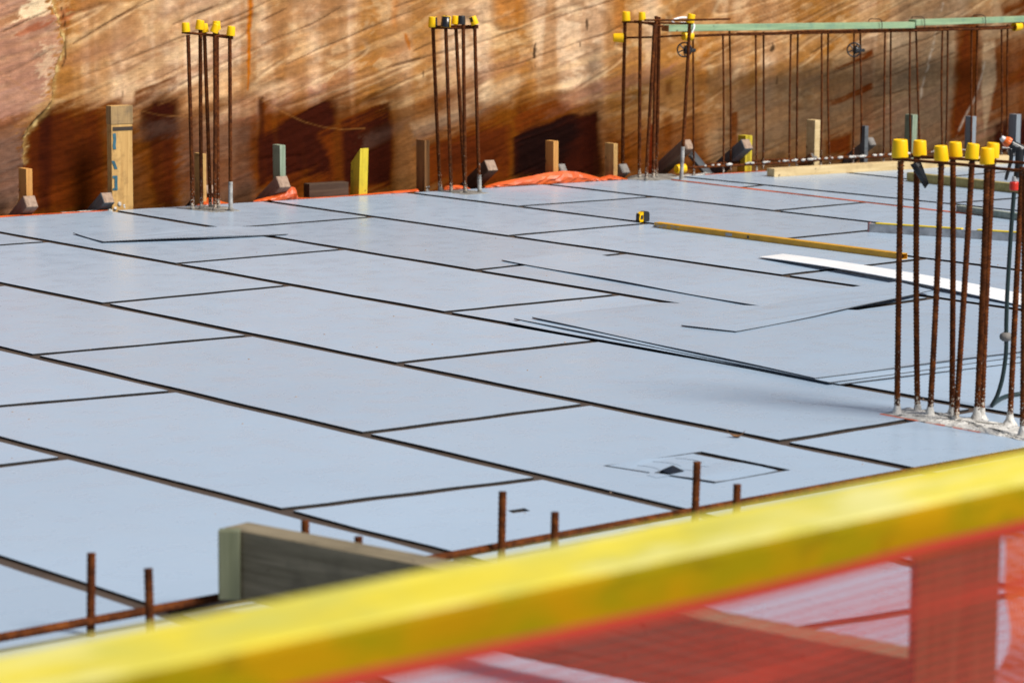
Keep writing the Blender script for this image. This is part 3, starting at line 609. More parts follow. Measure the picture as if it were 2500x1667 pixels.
SHEET_LABEL = {
 (-8, 0): 'farthest sliver of grey sheet at the right edge under the beige timber end',
 (-7, 0): 'far grey sheet lying partly under the long beige timber', (-7, 1): 'grey sheet at the right edge between the beige and the olive timber',
 (-6, 0): 'far grey sheet that carries the left end of the olive timber', (-6, 1): 'cut off corner of grey sheet at the right edge behind the grey green timber',
 (-5, 0): 'short narrow strip of grey sheet at the foot of the column beside the mint timber', (-5, 1): 'long narrow strip of grey sheet on the far side of the orange seam',
 (-4, 0): 'grey sheet between the orange membrane hump and the orange seam', (-4, 1): 'grey sheet between the orange seam and the far end of the aluminium level',
 (-3, 0): 'grey sheet at the deck edge just right of the taped column', (-3, 1): 'grey sheet on which the tape measure stands', (-3, 2): 'grey sheet at the right that carries the aluminium level',
 (-2, 0): 'grey sheet reaching from the foot of the taped column towards the viewer', (-2, 1): 'grey sheet directly in front of the yellow level', (-2, 2): 'grey sheet crossed by the white board strip behind the nearest column',
 (-1, 0): 'grey sheet at the deck edge between the leftmost column and the pointed orange flap', (-1, 1): 'whole bare grey sheet midway between the leftmost column and the yellow level',
 (-1, 2): 'grey sheet half covered by the long dark edged loose sheet', (-1, 3): 'grey sheet seen through the upper bars of the nearest column, below the white board strip',
 (0, 0): 'grey sheet under the loose narrow fluted strip at the left', (0, 1): 'whole bare grey sheet left of the fanned loose sheets and right of the fluted strip', (0, 2): 'grey sheet mostly hidden under the three fanned loose sheets',
 (0, 3): 'grey sheet behind the white mortar pad, where the hose touches down', (1, 0): 'tiny corner of grey sheet at the left picture edge below the orange peg',
 (1, 1): 'grey sheet at the left edge, next in front of the loose fluted strip', (1, 2): 'whole bare grey sheet in the centre left, touching the left tips of the fanned sheets',
 (1, 3): 'grey sheet with a soft dark shadow smear left of the white mortar pad', (1, 4): 'grey sheet between the white mortar pad and the right part of the yellow rail',
 (2, 2): 'grey sheet at the left edge about halfway down the picture', (2, 3): 'whole bare grey sheet in mid deck, left of the one with the square patch', (2, 4): 'grey sheet with the small square cut-out patch, beside the dry leaf',
 (3, 2): 'part of a grey sheet at the left edge, right behind the largest front sheet', (3, 3): 'whole bare grey sheet in the front left, just behind the old grey plank', (3, 4): 'grey sheet with a small brown slot behind the middle starter bars',
 (4, 3): 'thin sliver of grey sheet at the left edge, low in the picture', (4, 4): 'largest front grey sheet, left of the old grey plank behind two starter bars', (5, 4): 'grey sheet in the lower left corner under the long starter bar'}
for r, i, q in CELLS:
    cx, cy = sum(p[0] for p in q) / 4, sum(p[1] for p in q) / 4
    hs = [[tuple(p) for p in h] for h in holes_all if all(inside(p, q) for p in h)]
    # edges subdivided a little so that the sheet can wave by a millimetre or two
    mb = MB(); ph = random.random() * 6
    qq = []
    for k in range(4):
        a, b = Vector(q[k]), Vector(q[(k + 1) % 4])
        for s in range(6):
            p = a.lerp(b, s / 6); w = .004 * math.sin(3.1 * s + ph + k) + random.uniform(-.003, .003)
            qq.append((p.x + w * (k % 2), p.y + w * ((k + 1) % 2)))
    add_slab(mb, qq, hs, .001, .0095)
    o = mb.build('plastic_sheet', [M['sheet'], M['edged']], origin=(cx, cy, 0))
    tag(o, SHEET_LABEL.get((r, i), 'light grey plastic sheet of the deck covering lying beyond the edge of the picture'), 'sheet', 'grey plastic sheets laid over the deck')

# loose sheets thrown on top
def loose(poly, z, lift, label, th=.0048, near=None):
    P = [Vector((p[0], p[1])) for p in poly]; out = []
    for k in range(len(P)):
        a, b = P[k], P[(k + 1) % len(P)]
        n = max(2, int((b - a).length / .12))
        for s in range(n): out.append(tuple(a.lerp(b, s / n)))
    c = sum(P, Vector((0, 0))) / len(P)
    mb = MB()
    loopz = {}
    for k, p in enumerate(out): loopz[p] = lift * (.55 + .45 * math.sin(k * .55 + z * 300))
    add_slab(mb, out, [], z, z + th, zf=lambda x, y: loopz.get((x, y), 0))
    # sagging centre: add an inner ring so the middle rests lower than the curled rim
    o = mb.build('loose_sheet', [M['sheet'], M['edge']], origin=(c.x, c.y, 0))
    tag(o, label, 'sheet', 'loose grey plastic sheets')
    return o
PL = D['poly']
loose(PL['sheetA'], .0105, .006, 'loose grey plastic sheet with a long dark free edge, below the yellow level')
loose(PL['sheetB1'], .0100, .003, 'bottom grey plastic sheet of the three fanned loose sheets beside the rebar column')
loose(PL['sheetB2'], .0165, .003, 'middle grey plastic sheet of the three fanned loose sheets beside the rebar column')
loose(PL['sheetB3'], .0235, .004, 'top grey plastic sheet of the three fanned loose sheets beside the rebar column')
loose(PL['sheetC'], .0290, .006, 'loose skewed grey plastic sheet with a curled dark corner, above the fanned stack')
loose(PL['sheetD'], .0120, .013, 'loose narrow grey plastic strip with fluted edges in front of the leftmost rebar column')
def plate(poly, z0, z1, name, mats, label, cat):
    mb = MB(); add_slab(mb, [tuple(p) for p in poly], [], z0, z1); c = poly[0]
    return tag(mb.build(name, mats, origin=(c[0], c[1], 0)), label, cat)
# scuffs: small crumbs of mortar and sawdust lying on the sheets
rs = random.Random(11); mb = MB()
for k in range(150):
    x_, y_ = rs.uniform(-6, 6.5), rs.uniform(-9, .4)
    if y_ > edge(x_) - .2 or (x_ < -4 and y_ > -4): continue
    r_ = rs.uniform(.0025, .006); a_ = rs.uniform(0, 6)
    q_ = [(x_ + r_ * rs.uniform(.7, 1.5) * math.cos(a_ + k2 * 2 * PI / 5), y_ + r_ * rs.uniform(.7, 1.5) * math.sin(a_ + k2 * 2 * PI / 5), .0096) for k2 in range(5)]
    mb.add(q_ + [(x_, y_, .0096 + r_ * .8)], [(k2, (k2 + 1) % 5, 5) for k2 in range(5)])
o = mb.build('deck_crumbs', M['w_endgrain'], origin=(0, 0, 0)); tag(o, 'tiny dark crumbs and specks scattered over the grey sheets', 'debris'); o['kind'] = 'stuff'
# cut-out patch lying a little askew in its opening
P4 = [Vector(p) for p in PL['patch']]; cc = sum(P4, Vector((0, 0))) / 4
inner = []
p0_, p1_, p2_, p3_ = P4
sh = lambda p, q, m: p + (q - p).normalized() * m
inner = [sh(sh(p0_, p1_, .012), p3_, .012), sh(sh(p1_, p0_, .062), p2_, .016), sh(sh(p2_, p3_, .055), p1_, .014), sh(sh(p3_, p2_, .016), p0_, .006)]
mb = MB(); sub = []
for k in range(4):
    a, b = inner[k], inner[(k + 1) % 4]
    for s in range(5): sub.append(tuple(a.lerp(b, s / 5)))
zz = {p: .004 * max(0, math.sin(k * .9)) for k, p in enumerate(sub)}
add_slab(mb, sub, [[tuple(p) for p in PL['flap']]], .002, .0105, zf=lambda x, y: zz.get((x, y), 0))
patch_o = tag(mb.build('cut_patch', [M['sheet'], M['edge']], origin=(cc.x, cc.y, 0)), 'small square cut-out piece of grey plastic with a dark slot in its middle', 'patch')
mb = MB()
for k in range(5):        # hairline cuts across the patch
    o_ = inner[0].lerp(inner[1], .15 + .14 * k); q_ = inner[3].lerp(inner[2], .15 + .14 * k); pts = []
    for i in range(7):
        t = .08 + .30 * i / 6 + (.35 if k % 2 else 0); w_ = o_.lerp(q_, t) + (p1_ - p0_) * .05 * math.sin(PI * i / 6); pts.append(Vector((*w_, .0112)))
    add_tube(mb, pts, .0005, 4)
mb.build('knife_cuts', M['tapeblack'], patch_o)['kind'] = 'stuff'; mb = None
fl = [Vector((*p, .011)) for p in PL['flap']]
mb = MB(); a, b, c_, d_ = fl
e0, e1 = c_ + (b - c_) * .50, d_ + (a - d_) * .50
pk = (e0 + e1 + c_ + d_) / 4 + Vector((0, 0, .020))
mb.add([e0, e1, c_, d_, pk], [(0, 2, 4), (2, 3, 4), (3, 1, 4), (1, 0, 4)])
tag(mb.build('torn_flap', M['tapeblack'], origin=c_), 'black crumpled flap standing up from the slot in the square patch', 'flap')

# ------------------------------------------------------------------ rock wall
def hash2(ix, iy, seed):
    h = (ix.astype(np.int64) * 374761393 + iy.astype(np.int64) * 668265263 + seed * 1442695041) & 0xffffffff
    h = ((h ^ (h >> 13)) * 1274126177) & 0xffffffff
    return ((h ^ (h >> 16)) & 0xffff) / 65535.
def vn(x, y, seed=0):
    ix, iy = np.floor(x), np.floor(y); fx, fy = x - ix, y - iy
    fx, fy = fx * fx * (3 - 2 * fx), fy * fy * (3 - 2 * fy)
    a, b = hash2(ix, iy, seed), hash2(ix + 1, iy, seed); c, d = hash2(ix, iy + 1, seed), hash2(ix + 1, iy + 1, seed)
    return (a * (1 - fx) + b * fx) * (1 - fy) + (c * (1 - fx) + d * fx) * fy
def fbm(x, y, seed=0, o=4, g=.5):
    s = 0; a = 1; t = 0
    for k in range(o): s = s + a * vn(x * 2 ** k, y * 2 ** k, seed + 17 * k); t += a; a *= g
    return s / t
def sstep(e0, e1, x): t = np.clip((x - e0) / (e1 - e0), 0, 1); return t * t * (3 - 2 * t)
def sdf(px, pz, poly):                   # signed distance, negative inside
    d = np.full(px.shape, 1e9); ins = np.zeros(px.shape, bool); n = len(poly)
    for i in range(n):
        ax, az = poly[i]; bx, bz = poly[i - 1]
        ex, ez = bx - ax, bz - az; wx, wz = px - ax, pz - az
        t = np.clip((wx * ex + wz * ez) / (ex * ex + ez * ez + 1e-12), 0, 1)
        d = np.minimum(d, np.hypot(wx - ex * t, wz - ez * t))
        if az != bz:
            cond = ((az > pz) != (bz > pz)) & (px < (bx - ax) * (pz - az) / (bz - az) + ax)
            ins ^= cond
    return np.where(ins, -d, d)
def dline(px, pz, pts):
    d = np.full(px.shape, 1e9)
    for (ax, az), (bx, bz) in zip(pts[:-1], pts[1:]):
        ex, ez = bx - ax, bz - az; wx, wz = px - ax, pz - az
        t = np.clip((wx * ex + wz * ez) / (ex * ex + ez * ez + 1e-12), 0, 1)
        d = np.minimum(d, np.hypot(wx - ex * t, wz - ez * t))
    return d
gx = np.arange(-2.6, 10.4, .0125); gz = np.concatenate([np.arange(-.95, -.2, .05), np.arange(-.2, 1.75, .0095), np.arange(1.76, 1.95, .03)])
X, Z = np.meshgrid(gx, gz)
kk = .33
Tt = Z - kk * X + .10 * (fbm(X * .7, Z * .9, 3) - .5) + .03 * (fbm(X * 3, Z * 3, 5) - .5)
def lerp(c, w, col):
    w = np.clip(w, 0, 1)[..., None]; return c * (1 - w) + np.array(col) * w
PAL = dict(rust=(.155, .034, .0026), dark=(.048, .0082, .0010), black=(.013, .0032, .0008), pinkl=(.46, .265, .205), orange=(.50, .13, .006), cream=(.80, .64, .42), red=(.38, .085, .032),
           mauve=(.34, .155, .105), slate=(.17, .115, .09), greyd=(.20, .135, .085), pale=(.66, .52, .34), lowband=(.17, .082, .028), spot=(.05, .025, .012), redd=(.13, .010, .004))
band = fbm(X * .5, Tt * 7, 11, 4); fine = fbm(X * 2.2, Tt * 46, 12, 4, .6); hair = fbm(X * 5, Tt * 130, 13, 3, .6)
drip = fbm(X * 9, Z * .9, 14, 4); drip2 = fbm(X * 30, Z * 1.6, 15, 3); spk = fbm(X * 24, Z * 24, 16, 4, .6); blot = fbm(X * 2.1, Z * 2.6, 18, 4)
col = np.empty(X.shape + (3,)); col[:] = (.60, .365, .205)
pat = fbm(X * .55 + 4, Tt * 2.6, 51, 3)                      # broad patches in which the bedding streaks are strong or faint
pat2 = fbm(X * .7 + 8, Tt * 3.4, 52, 3); vert = fbm(X * 2.0, Z * .30, 53, 3); vert2 = fbm(X * 6, Z * .45, 54, 3)
wisp = fbm(X * .75 + .4 * (fbm(X * 2, Z * 2, 61, 3) - .5), Tt * 13 + 3.2 * (fbm(X * 1.3, Z * 1.8, 62, 3) - .5), 63, 5, .47)
gate1 = sstep(.45, .62, pat); gate2 = sstep(.46, .64, pat2)
grain = fbm(X * 30, Z * 30, 64, 4, .65); mott = fbm(X * 7 + 2 * band, Z * 9, 65, 4, .6)
Tw = Tt + .05 * (fbm(X * 1.1, Z * 1.6, 66, 3) - .5)
def lines(fr, seed, w, xf=.28):                      # thin continuous bedding lines
    q = fbm(X * xf, Tw * fr, seed, 3, .45); q = (q * 9) % 1.
    return np.exp(-((q - .5) / w) ** 2)
col = lerp(col, sstep(.42, .60, band) * .50, (.50, .245, .105))
col = lerp(col, sstep(.46, .60, fbm(X * .45 + 9, Tt * 3.0, 21, 4)) * .85, (.40, .185, .135))
col = lerp(col, sstep(.47, .64, fbm(X * .5 + 3, Tt * 3.6, 22, 4)) * .80, (.70, .51, .345))
col = lerp(col, sstep(.46, .64, vert) * .80, (.42, .175, .036))
col = lerp(col, sstep(.54, .68, vert2) * .52, (.34, .13, .025))
col = lerp(col, sstep(.52, .72, blot) * .50, (.42, .19, .065))
col = lerp(col, sstep(.48, .68, mott) * .50, (.36, .17, .075))
col = lerp(col, sstep(.55, .70, 1 - mott) * .30, (.78, .57, .34))
col = lerp(col, sstep(.52, .68, wisp) * .22 * (.15 + .85 * gate1), (.27, .115, .045))
col = lerp(col, sstep(.54, .68, 1 - wisp) * .22 * gate2, (.80, .58, .32))
ln = lines(2.2, 67, .045) * sstep(.35, .60, fbm(X * 1.2, Tt * 4, 68, 3))
ln2 = lines(5.0, 69, .055, .4) * sstep(.48, .62, fbm(X * .9 + 5, Tt * 3, 70, 3))
col = lerp(col, ln * .42, (.14, .062, .030)); col = lerp(col, ln2 * .26, (.20, .085, .040))
col = lerp(col, np.roll(ln, -2, 0) * .28, (.82, .62, .38))
# broad wash of rusty seepage over the lower part of the face, with a streaky slanting upper limit
lim = .60 - .05 * np.sin(X * 1.7 + .6) + .30 * (wisp - .5) + .14 * (fine - .5) + .30 * (fbm(X * 1.6, Z * .15, 71, 3) - .5) - .03 * np.clip(X - 3.5, 0, 9)
wash = sstep(.20, -.10, Z - lim) * np.clip(1.02 - .75 * sstep(3.9, 5.4, X), 0, 1)
col = lerp(col, wash * np.clip(.50 + 1.1 * vert, 0, .97) * .92, (.170, .046, .0050))
col = lerp(col, wash * sstep(.48, .66, vert2) * .6, (.085, .018, .002)); col = lerp(col, wash * sstep(.52, .68, fbm(X * 2.5, Z * .8, 72, 3)) * .45, (.30, .16, .075))
streak = (fbm(X * 1.1, Tt * 26, 31, 4, .6) - .5); wob = (fbm(X * 14, Z * 14, 32, 3) - .5)
jag = (fbm(X * 22, Tt * 60, 33, 3, .6) - .5)
for nme, poly, a, s in D['stains']:
    x0, x1 = min(p[0] for p in poly) - .35, max(p[0] for p in poly) + .35
    i0, i1 = np.searchsorted(gx, x0), np.searchsorted(gx, x1)
    if i1 <= i0: continue
    sl = (slice(None), slice(i0, i1))
    hz = min(1., (max(p[1] for p in poly) - min(p[1] for p in poly)) / .30); hx = min(1., (x1 - x0 - .7) / .22)
    if nme in ('rust', 'dark', 'black'): zz_ = Z[sl] + hz * (.16 * (wisp[sl] - .5) + .13 * streak[sl] + .10 * (fine[sl] - .5)) + .03 * hz * jag[sl]; xx_ = X[sl] + .03 * hx * wob[sl] + .16 * hx * (vert2[sl] - .5) + .05 * hx * (fbm(X[sl] * 3, Z[sl] * 5, 81, 3) - .5)
    elif nme == 'spot': zz_, xx_ = Z[sl] + .012 * wob[sl], X[sl] + .010 * wob[sl]
    elif nme in ('cream', 'red', 'mauve', 'slate', 'pinkl'): zz_, xx_ = Z[sl] + .10 * jag[sl] + .05 * streak[sl], X[sl] + .20 * jag[sl] + .03 * wob[sl]
    else: zz_, xx_ = Z[sl] + .05 * streak[sl], X[sl] + .02 * wob[sl]
    d = sdf(xx_, zz_, poly)
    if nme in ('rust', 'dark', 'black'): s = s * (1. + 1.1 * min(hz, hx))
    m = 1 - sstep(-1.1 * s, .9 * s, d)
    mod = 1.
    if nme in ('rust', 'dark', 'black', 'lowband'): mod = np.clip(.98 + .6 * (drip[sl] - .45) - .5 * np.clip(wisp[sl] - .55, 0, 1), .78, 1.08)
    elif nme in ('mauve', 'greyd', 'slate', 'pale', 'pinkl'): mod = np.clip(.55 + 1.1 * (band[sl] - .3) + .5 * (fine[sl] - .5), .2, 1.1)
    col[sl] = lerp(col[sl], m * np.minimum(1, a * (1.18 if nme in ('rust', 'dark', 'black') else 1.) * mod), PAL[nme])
# bedding cracks
led = np.zeros(X.shape)
for pts in D['ledges']:
    d = dline(X + .01 * wob, Z + .06 * (fbm(X * 1.6, Z * 1.2, 41) - .5) + .006 * wob, pts)
    gate = sstep(.22, .60, fbm(X * 1.6, Tt * 3, 42, 3))
    led = np.maximum(led, np.exp(-(d / .006) ** 2) * gate)
    col = lerp(col, np.exp(-(d / .0052) ** 2) * gate * .62, (.13, .060, .028))
for pts in D['arcs']:
    d = dline(X, Z, pts); gate = .35 + .65 * sstep(.3, .6, fbm(X * 4, Z * 4, 43, 2))
    col = lerp(col, np.exp(-(d / .0045) ** 2) * gate * .34, (.50, .24, .09))
for pts in D['scratch']:
    d = dline(X + .02 * wob, Z, pts); col = lerp(col, np.exp(-(d / .011) ** 2) * .55 * sstep(.3, .6, spk), (.56, .50, .42))
# broken slab at the left: stands proud, with a crumbly face along the break
crack = [tuple(p) for p in D['crack']]
slab = crack + [(-3.2, -.6), (-3.2, 2.5), (crack[0][0], 2.5)]
dc = sdf(X + .030 * jag + .015 * wob, Z + .02 * wob, slab)
c2 = dline(X, Z, D['crack2'])
face = np.exp(-((dc - .030) / .022) ** 2) * (Z > .30)
col = lerp(col, face * .75, (.42, .27, .11)); col = lerp(col, face * sstep(.5, .62, spk) * .8, (.62, .46, .22))
col = lerp(col, np.exp(-(c2 / .006) ** 2) * .8, (.06, .025, .012))
lowl = np.exp(-((dc - .004) / .008) ** 2) * (Z <= .62)
col = lerp(col, lowl * .5 * (spk > .5), (.55, .38, .18)); col = lerp(col, np.exp(-((dc - .016) / .009) ** 2) * .7, (.05, .02, .008))
col *= (1 + (.16 * (hair - .5)) * (.15 + .85 * gate1))[..., None] * (.93 + .14 * drip2)[..., None] * (.84 + .32 * spk)[..., None] * (.82 + .36 * grain)[..., None]
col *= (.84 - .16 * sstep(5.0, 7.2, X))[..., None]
lum = col.mean(-1, keepdims=True); col = np.clip(lum + (col - lum) * 1.12, .001, 1) * np.clip(.70 + 1.05 * lum, .6, 1.12)
Y = wall_y(X) - .006 * (grain - .5) + .006 * ln + .003 * ln2 - .018 * (band - .5) - .012 * (fine - .5) + .010 * led - .004 * (spk - .5)
Y -= .055 * (1 - sstep(-.006, .026, dc)) + .012 * face * (spk - .3)
Y += np.clip(Z - 1.7, 0, 2) ** 2 * 3.
nx, nz = len(gx), len(gz)
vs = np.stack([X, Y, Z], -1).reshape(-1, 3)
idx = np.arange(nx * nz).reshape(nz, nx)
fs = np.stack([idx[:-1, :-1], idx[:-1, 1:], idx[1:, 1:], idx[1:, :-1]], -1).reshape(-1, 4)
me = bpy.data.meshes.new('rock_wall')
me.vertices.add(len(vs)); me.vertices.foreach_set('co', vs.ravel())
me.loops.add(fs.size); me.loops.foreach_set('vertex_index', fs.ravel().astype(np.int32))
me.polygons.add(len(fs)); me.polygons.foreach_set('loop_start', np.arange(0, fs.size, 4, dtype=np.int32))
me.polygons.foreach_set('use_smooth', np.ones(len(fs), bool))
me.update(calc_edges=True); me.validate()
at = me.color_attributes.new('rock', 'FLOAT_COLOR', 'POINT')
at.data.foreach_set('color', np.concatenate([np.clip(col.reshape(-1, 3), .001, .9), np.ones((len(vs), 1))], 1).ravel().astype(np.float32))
# the rock behind the face: top, back and ends, so the wall has depth
def m_rock():
    t = NT('sandstone')
    a = t.n('ShaderNodeVertexColor', layer_name='rock')
    bed = t.noise(1, 6, .65, vec=t.mapping((4, 4, 120), (0, .318, 0)))
    c = t.mix(1., a.outputs[0], t.ramp(bed, [(.25, .93), (.75, 1.06)]), 'MULTIPLY')
    gr = t.noise(190, 4, .7); c = t.mix(1., c, t.ramp(gr, [(.25, .76), (.75, 1.20)]), 'MULTIPLY')
    pit = t.noise(75, 2); c = t.mix(t.ramp(pit, [(.73, 0.), (.77, .6)]), c, (.045, .025, .015))
    h = t.math('ADD', bed, t.math('MULTIPLY', gr, .5)); t.bump(h, .3, .010)
    return t.set(c, .9, spec=.05)
rock = bpy.data.objects.new('rock_wall', me); COL.objects.link(rock); me.materials.append(m_rock())
tag(rock, 'sawn sandstone rock face with rust brown stains and slanting bedding behind the deck', 'rock wall')
mb = MB(); yb = lambda x: wall_y(x) + .25
mb.add([(-2.6, wall_y(-2.6) + .09, 1.9), (10.39, wall_y(10.39) + .09, 1.9), (10.39, 6, 1.95), (-2.6, 6, 1.95), (-2.6, 6, -.95), (10.39, 6, -.95), (-2.6, wall_y(-2.6) + .02, -.95), (10.39, wall_y(10.39) + .02, -.95)],
       [(0, 1, 2, 3), (3, 2, 5, 4), (0, 3, 4, 6), (1, 7, 5, 2)])
bk = mb.build('rock_mass', M['dirt'], parent=rock)

# ------------------------------------------------------------------ rebar columns
CAPP = None
def cap_mesh():
    mb = MB(); P = [(.0285, .003), (.0315, 0), (.0320, .004), (.0285, .064), (.0270, .068), (.0245, .0695), (.0235, .0675), (.001, .0670)]
    add_lathe(mb, P, 28); add_lathe(mb, [(.0285, .003), (.0255, .060), (.001, .061)], 28)
    return mb
def place_cap(p, q, label, group='yellow caps on the reinforcing bars', mat='yellow', wrap=None, sc=None):
    global CAPP
    p, q = Vector(p), Vector(q)
    if CAPP is None:
        CAPP = cap_mesh().build('bar_end_protector', M['yellow'], origin=(0, 0, 0), smooth=True); o = CAPP
    else:
        o = CAPP.copy(); COL.objects.link(o)
    if mat != 'yellow':
        o.data = CAPP.data.copy(); o.data.materials[0] = M[mat]
    M4 = axis_matrix(p, q, random.random() * 6)
    s = (sc or (q - p).length / .069)
    o.matrix_world = M4 @ Matrix.Scale(max(.85, min(1.12, s)), 4)
    tag(o, label, 'safety cap', group)
    if wrap:
        a0, a1, z0, z1 = wrap
        w = MB(); add_lathe(w, [(.0325 - .06 * z0, z0), (.0329 - .06 * z1, z1), (.02, z1 + .0012) if z1 > .066 else (.0329 - .06 * z1, z1 - .0005)], 18, a0=a0, a1=a1)
        me_ = w.build('tape_wrap', M['tapeblack'], origin=(0, 0, 0), smooth=True)
        me_.parent = o
    return o
def column(key, label, pad, mort, padlabel=None):
    B = D['cols'][key]; c = Vector((sum(b[0] for b in B) / len(B), sum(b[1] for b in B) / len(B), .0095))
    root = thing('rebar_column', label, 'rebar column', c, 'columns of starter bars')
    for b in B:
        mb = MB()
        add_rebar(mb, Vector(b[:3]) - Vector((0, 0, .008)), b[3:6], b[6], n=12 if key == 'near' else 8, step=.0036 if key == 'near' else .006, pitch=.0145 if key == 'near' else .02,
                  rib=.0026 if key == 'near' else .0012, bend=.004)
        mb.build('bar', M['rust'], root, smooth=True)
    for t in D['ties'][key]:
        mb = MB(); a, b = Vector(t[:3]), Vector(t[3:]); mid = (a + b) / 2 + Vector((0, 0, random.uniform(-.004, .004)))
        r = .0062 if key == 'near' else .0075
        add_tube(mb, smooth_path([a, a.lerp(mid, .6), mid, b.lerp(mid, .5), b], 4), r, 8)
        mb.build('tie_bar', M['rust_clean'], root, smooth=True)
    coat = {'left': (5, .19), 'mid': (4, .12), 'third': (5, .24)}.get(key)
    if coat:
        b = B[coat[0]]; p, q = Vector(b[:3]), Vector(b[3:6]); d = (q - p).normalized(); mb = MB()
        add_rebar(mb, p, p + d * coat[1], b[6] + .0016, n=8, step=.005, pitch=.02, rib=.002); mb.build('mortar_coat', M['mortar_grey'], root, smooth=True)
    # little twists of tie wire
    for b in B[:: (1 if key == 'near' else 2)]:
        p = Vector(b[3:6]) - Vector((0, 0, .02)); mb = MB(); pts = []
        for k in range(15):
            a = k * .9; pts.append(p + Vector((.016 * math.cos(a), .016 * math.sin(a), -.012 + .0022 * k)))
        pts.append(pts[-1] + Vector((-.012, -.01, -.02)))
        add_tube(mb, pts, .0011, 5); mb.build('tie_wire', M['wire'], root)
    # mortar pad: lumpy mound
    P = [Vector(p) for p in pad]; cc = sum(P, Vector((0, 0))) / len(P)
    mb = MB(); rings = 7; ns = 10; out = []
    for k in range(len(P)):
        a, b = P[k], P[(k + 1) % len(P)]
        for s in range(ns): out.append(a.lerp(b, s / ns))
    n = len(out); vs = []
    for i in range(rings):
        f = 1 - i / rings
        for k, p in enumerate(out):
            q = cc + (p - cc) * f; j = random.uniform(-1, 1)
            h = .0075 + (.003 if i == 0 else mort * (.25 + .75 * random.random()) * min(1, i / 2.5))
            q2 = q + Vector((random.uniform(-1, 1), random.uniform(-1, 1))) * (.004 if i else .006)
            vs.append((q2.x, q2.y, h))
    for p in out: vs.append((p.x, p.y, .0))
    vs.append((cc.x, cc.y, .0075 + mort)); fs = []
    for i in range(rings - 1):
        for k in range(n): fs.append((i * n + k, i * n + (k + 1) % n, (i + 1) * n + (k + 1) % n, (i + 1) * n + k))
    for k in range(n):
        fs.append(((rings - 1) * n + k, (rings - 1) * n + (k + 1) % n, (rings + 1) * n)); fs.append((rings * n + k, rings * n + (k + 1) % n, (k + 1) % n, k))
    # small heaps round each bar
    mb.add(vs, fs)
    for b in B:
        k = random.uniform(.6, 1.2) * (1 if key == 'near' else .55)
        prof = [(.034 * k, -.004), (.026 * k, .006 * k), (.0175, .022 * k), (.0135, .042 * k), (.0125, .05 * k)]
        add_lathe(mb, [(r * random.uniform(.9, 1.15), z) for r, z in prof], 10, Matrix.Translation(Vector(b[:3]) - Vector((0, 0, .003))))
    mb.build('mortar_base', M['mortar' if key == 'near' else 'mortar_dull'], root, smooth=True)
    return root
near = column('near', 'nearest column of ribbed rusty bars standing in white mortar on the right', PL['near_pad'], .020)
lft = column('left', 'leftmost column of rusty bars with six yellow caps, near the tall tan post', PL['left_pad'], .008)
midc = column('mid', 'column of rusty bars whose yellow caps are partly wrapped in black tape', PL['mid_pad'], .008)
thr = column('third', 'column of rusty bars beside the end of the mint green timber', PL['third_pad'], .014)
# formwork slits round the near pad: torn orange membrane edge and brown slot
def strip_on_deck(name, pts, w, z, mat, label, cat, th=.003):
    mb = MB(); n = len(pts); vs = []
    for i, p in enumerate(pts):
        p = Vector(p[:2]); a = Vector(pts[max(i - 1, 0)][:2]); b = Vector(pts[min(i + 1, n - 1)][:2])
        d = (b - a).normalized(); nn = Vector((-d.y, d.x)); ww = w * random.uniform(.6, 1.25)
        vs += [(p + nn * ww).to_tuple() + (z + random.uniform(0, th),), (p - nn * ww).to_tuple() + (z,)]
    mb.add(vs, [(2 * i, 2 * i + 1, 2 * i + 3, 2 * i + 2) for i in range(n - 1)])
    return tag(mb.build(name, mat, origin=pts[0] if len(pts[0]) == 3 else (*pts[0], z)), label, cat)
np_ = PL['near_pad']
strip_on_deck('membrane_edge', [Vector(np_[0]).lerp(Vector(np_[3]), k / 8) + Vector((-.004, 0)) for k in range(9)], .0045, .0100, M['orange'], 'torn orange membrane edge along the near side of the white mortar pad', 'membrane')

labs = {'near': ['leftmost of the seven near yellow caps, on the nearest rebar column', 'second yellow cap from the left on the nearest column, above the black tape', 'low front yellow cap, third from the left on the nearest column',
                 'upright yellow cap in the middle of the nearest rebar column', 'tilted yellow cap, fifth from the left on the nearest column', 'lowest yellow cap on the thick doubled bar of the nearest column', 'dented yellow cap half hidden beside the black hose gun'],
        'left': ['leftmost yellow cap on the leftmost rebar column', 'highest tilted yellow cap on the leftmost rebar column', 'half hidden yellow cap behind the highest cap of the leftmost column', 'tipped yellow cap showing its open underside on the leftmost column',
                 'yellow cap right behind the tipped one on the leftmost column', 'rightmost yellow cap on the leftmost rebar column'],
        'mid': ['yellow cap with a black taped right side, leftmost on the taped column', 'mostly black taped cap with a yellow patch, second on the taped column', 'plain yellow cap in the middle of the taped column', 'all black cap on the taped rebar column', 'tilted yellow cap with black taped top, rightmost on the taped column'],
        'third': ['leftmost upright yellow cap on the column beside the mint green timber', 'second upright yellow cap on the column beside the mint green timber', 'tilted yellow cap above the end of the mint green timber']}
camd = Vector(D['cam']['R'])
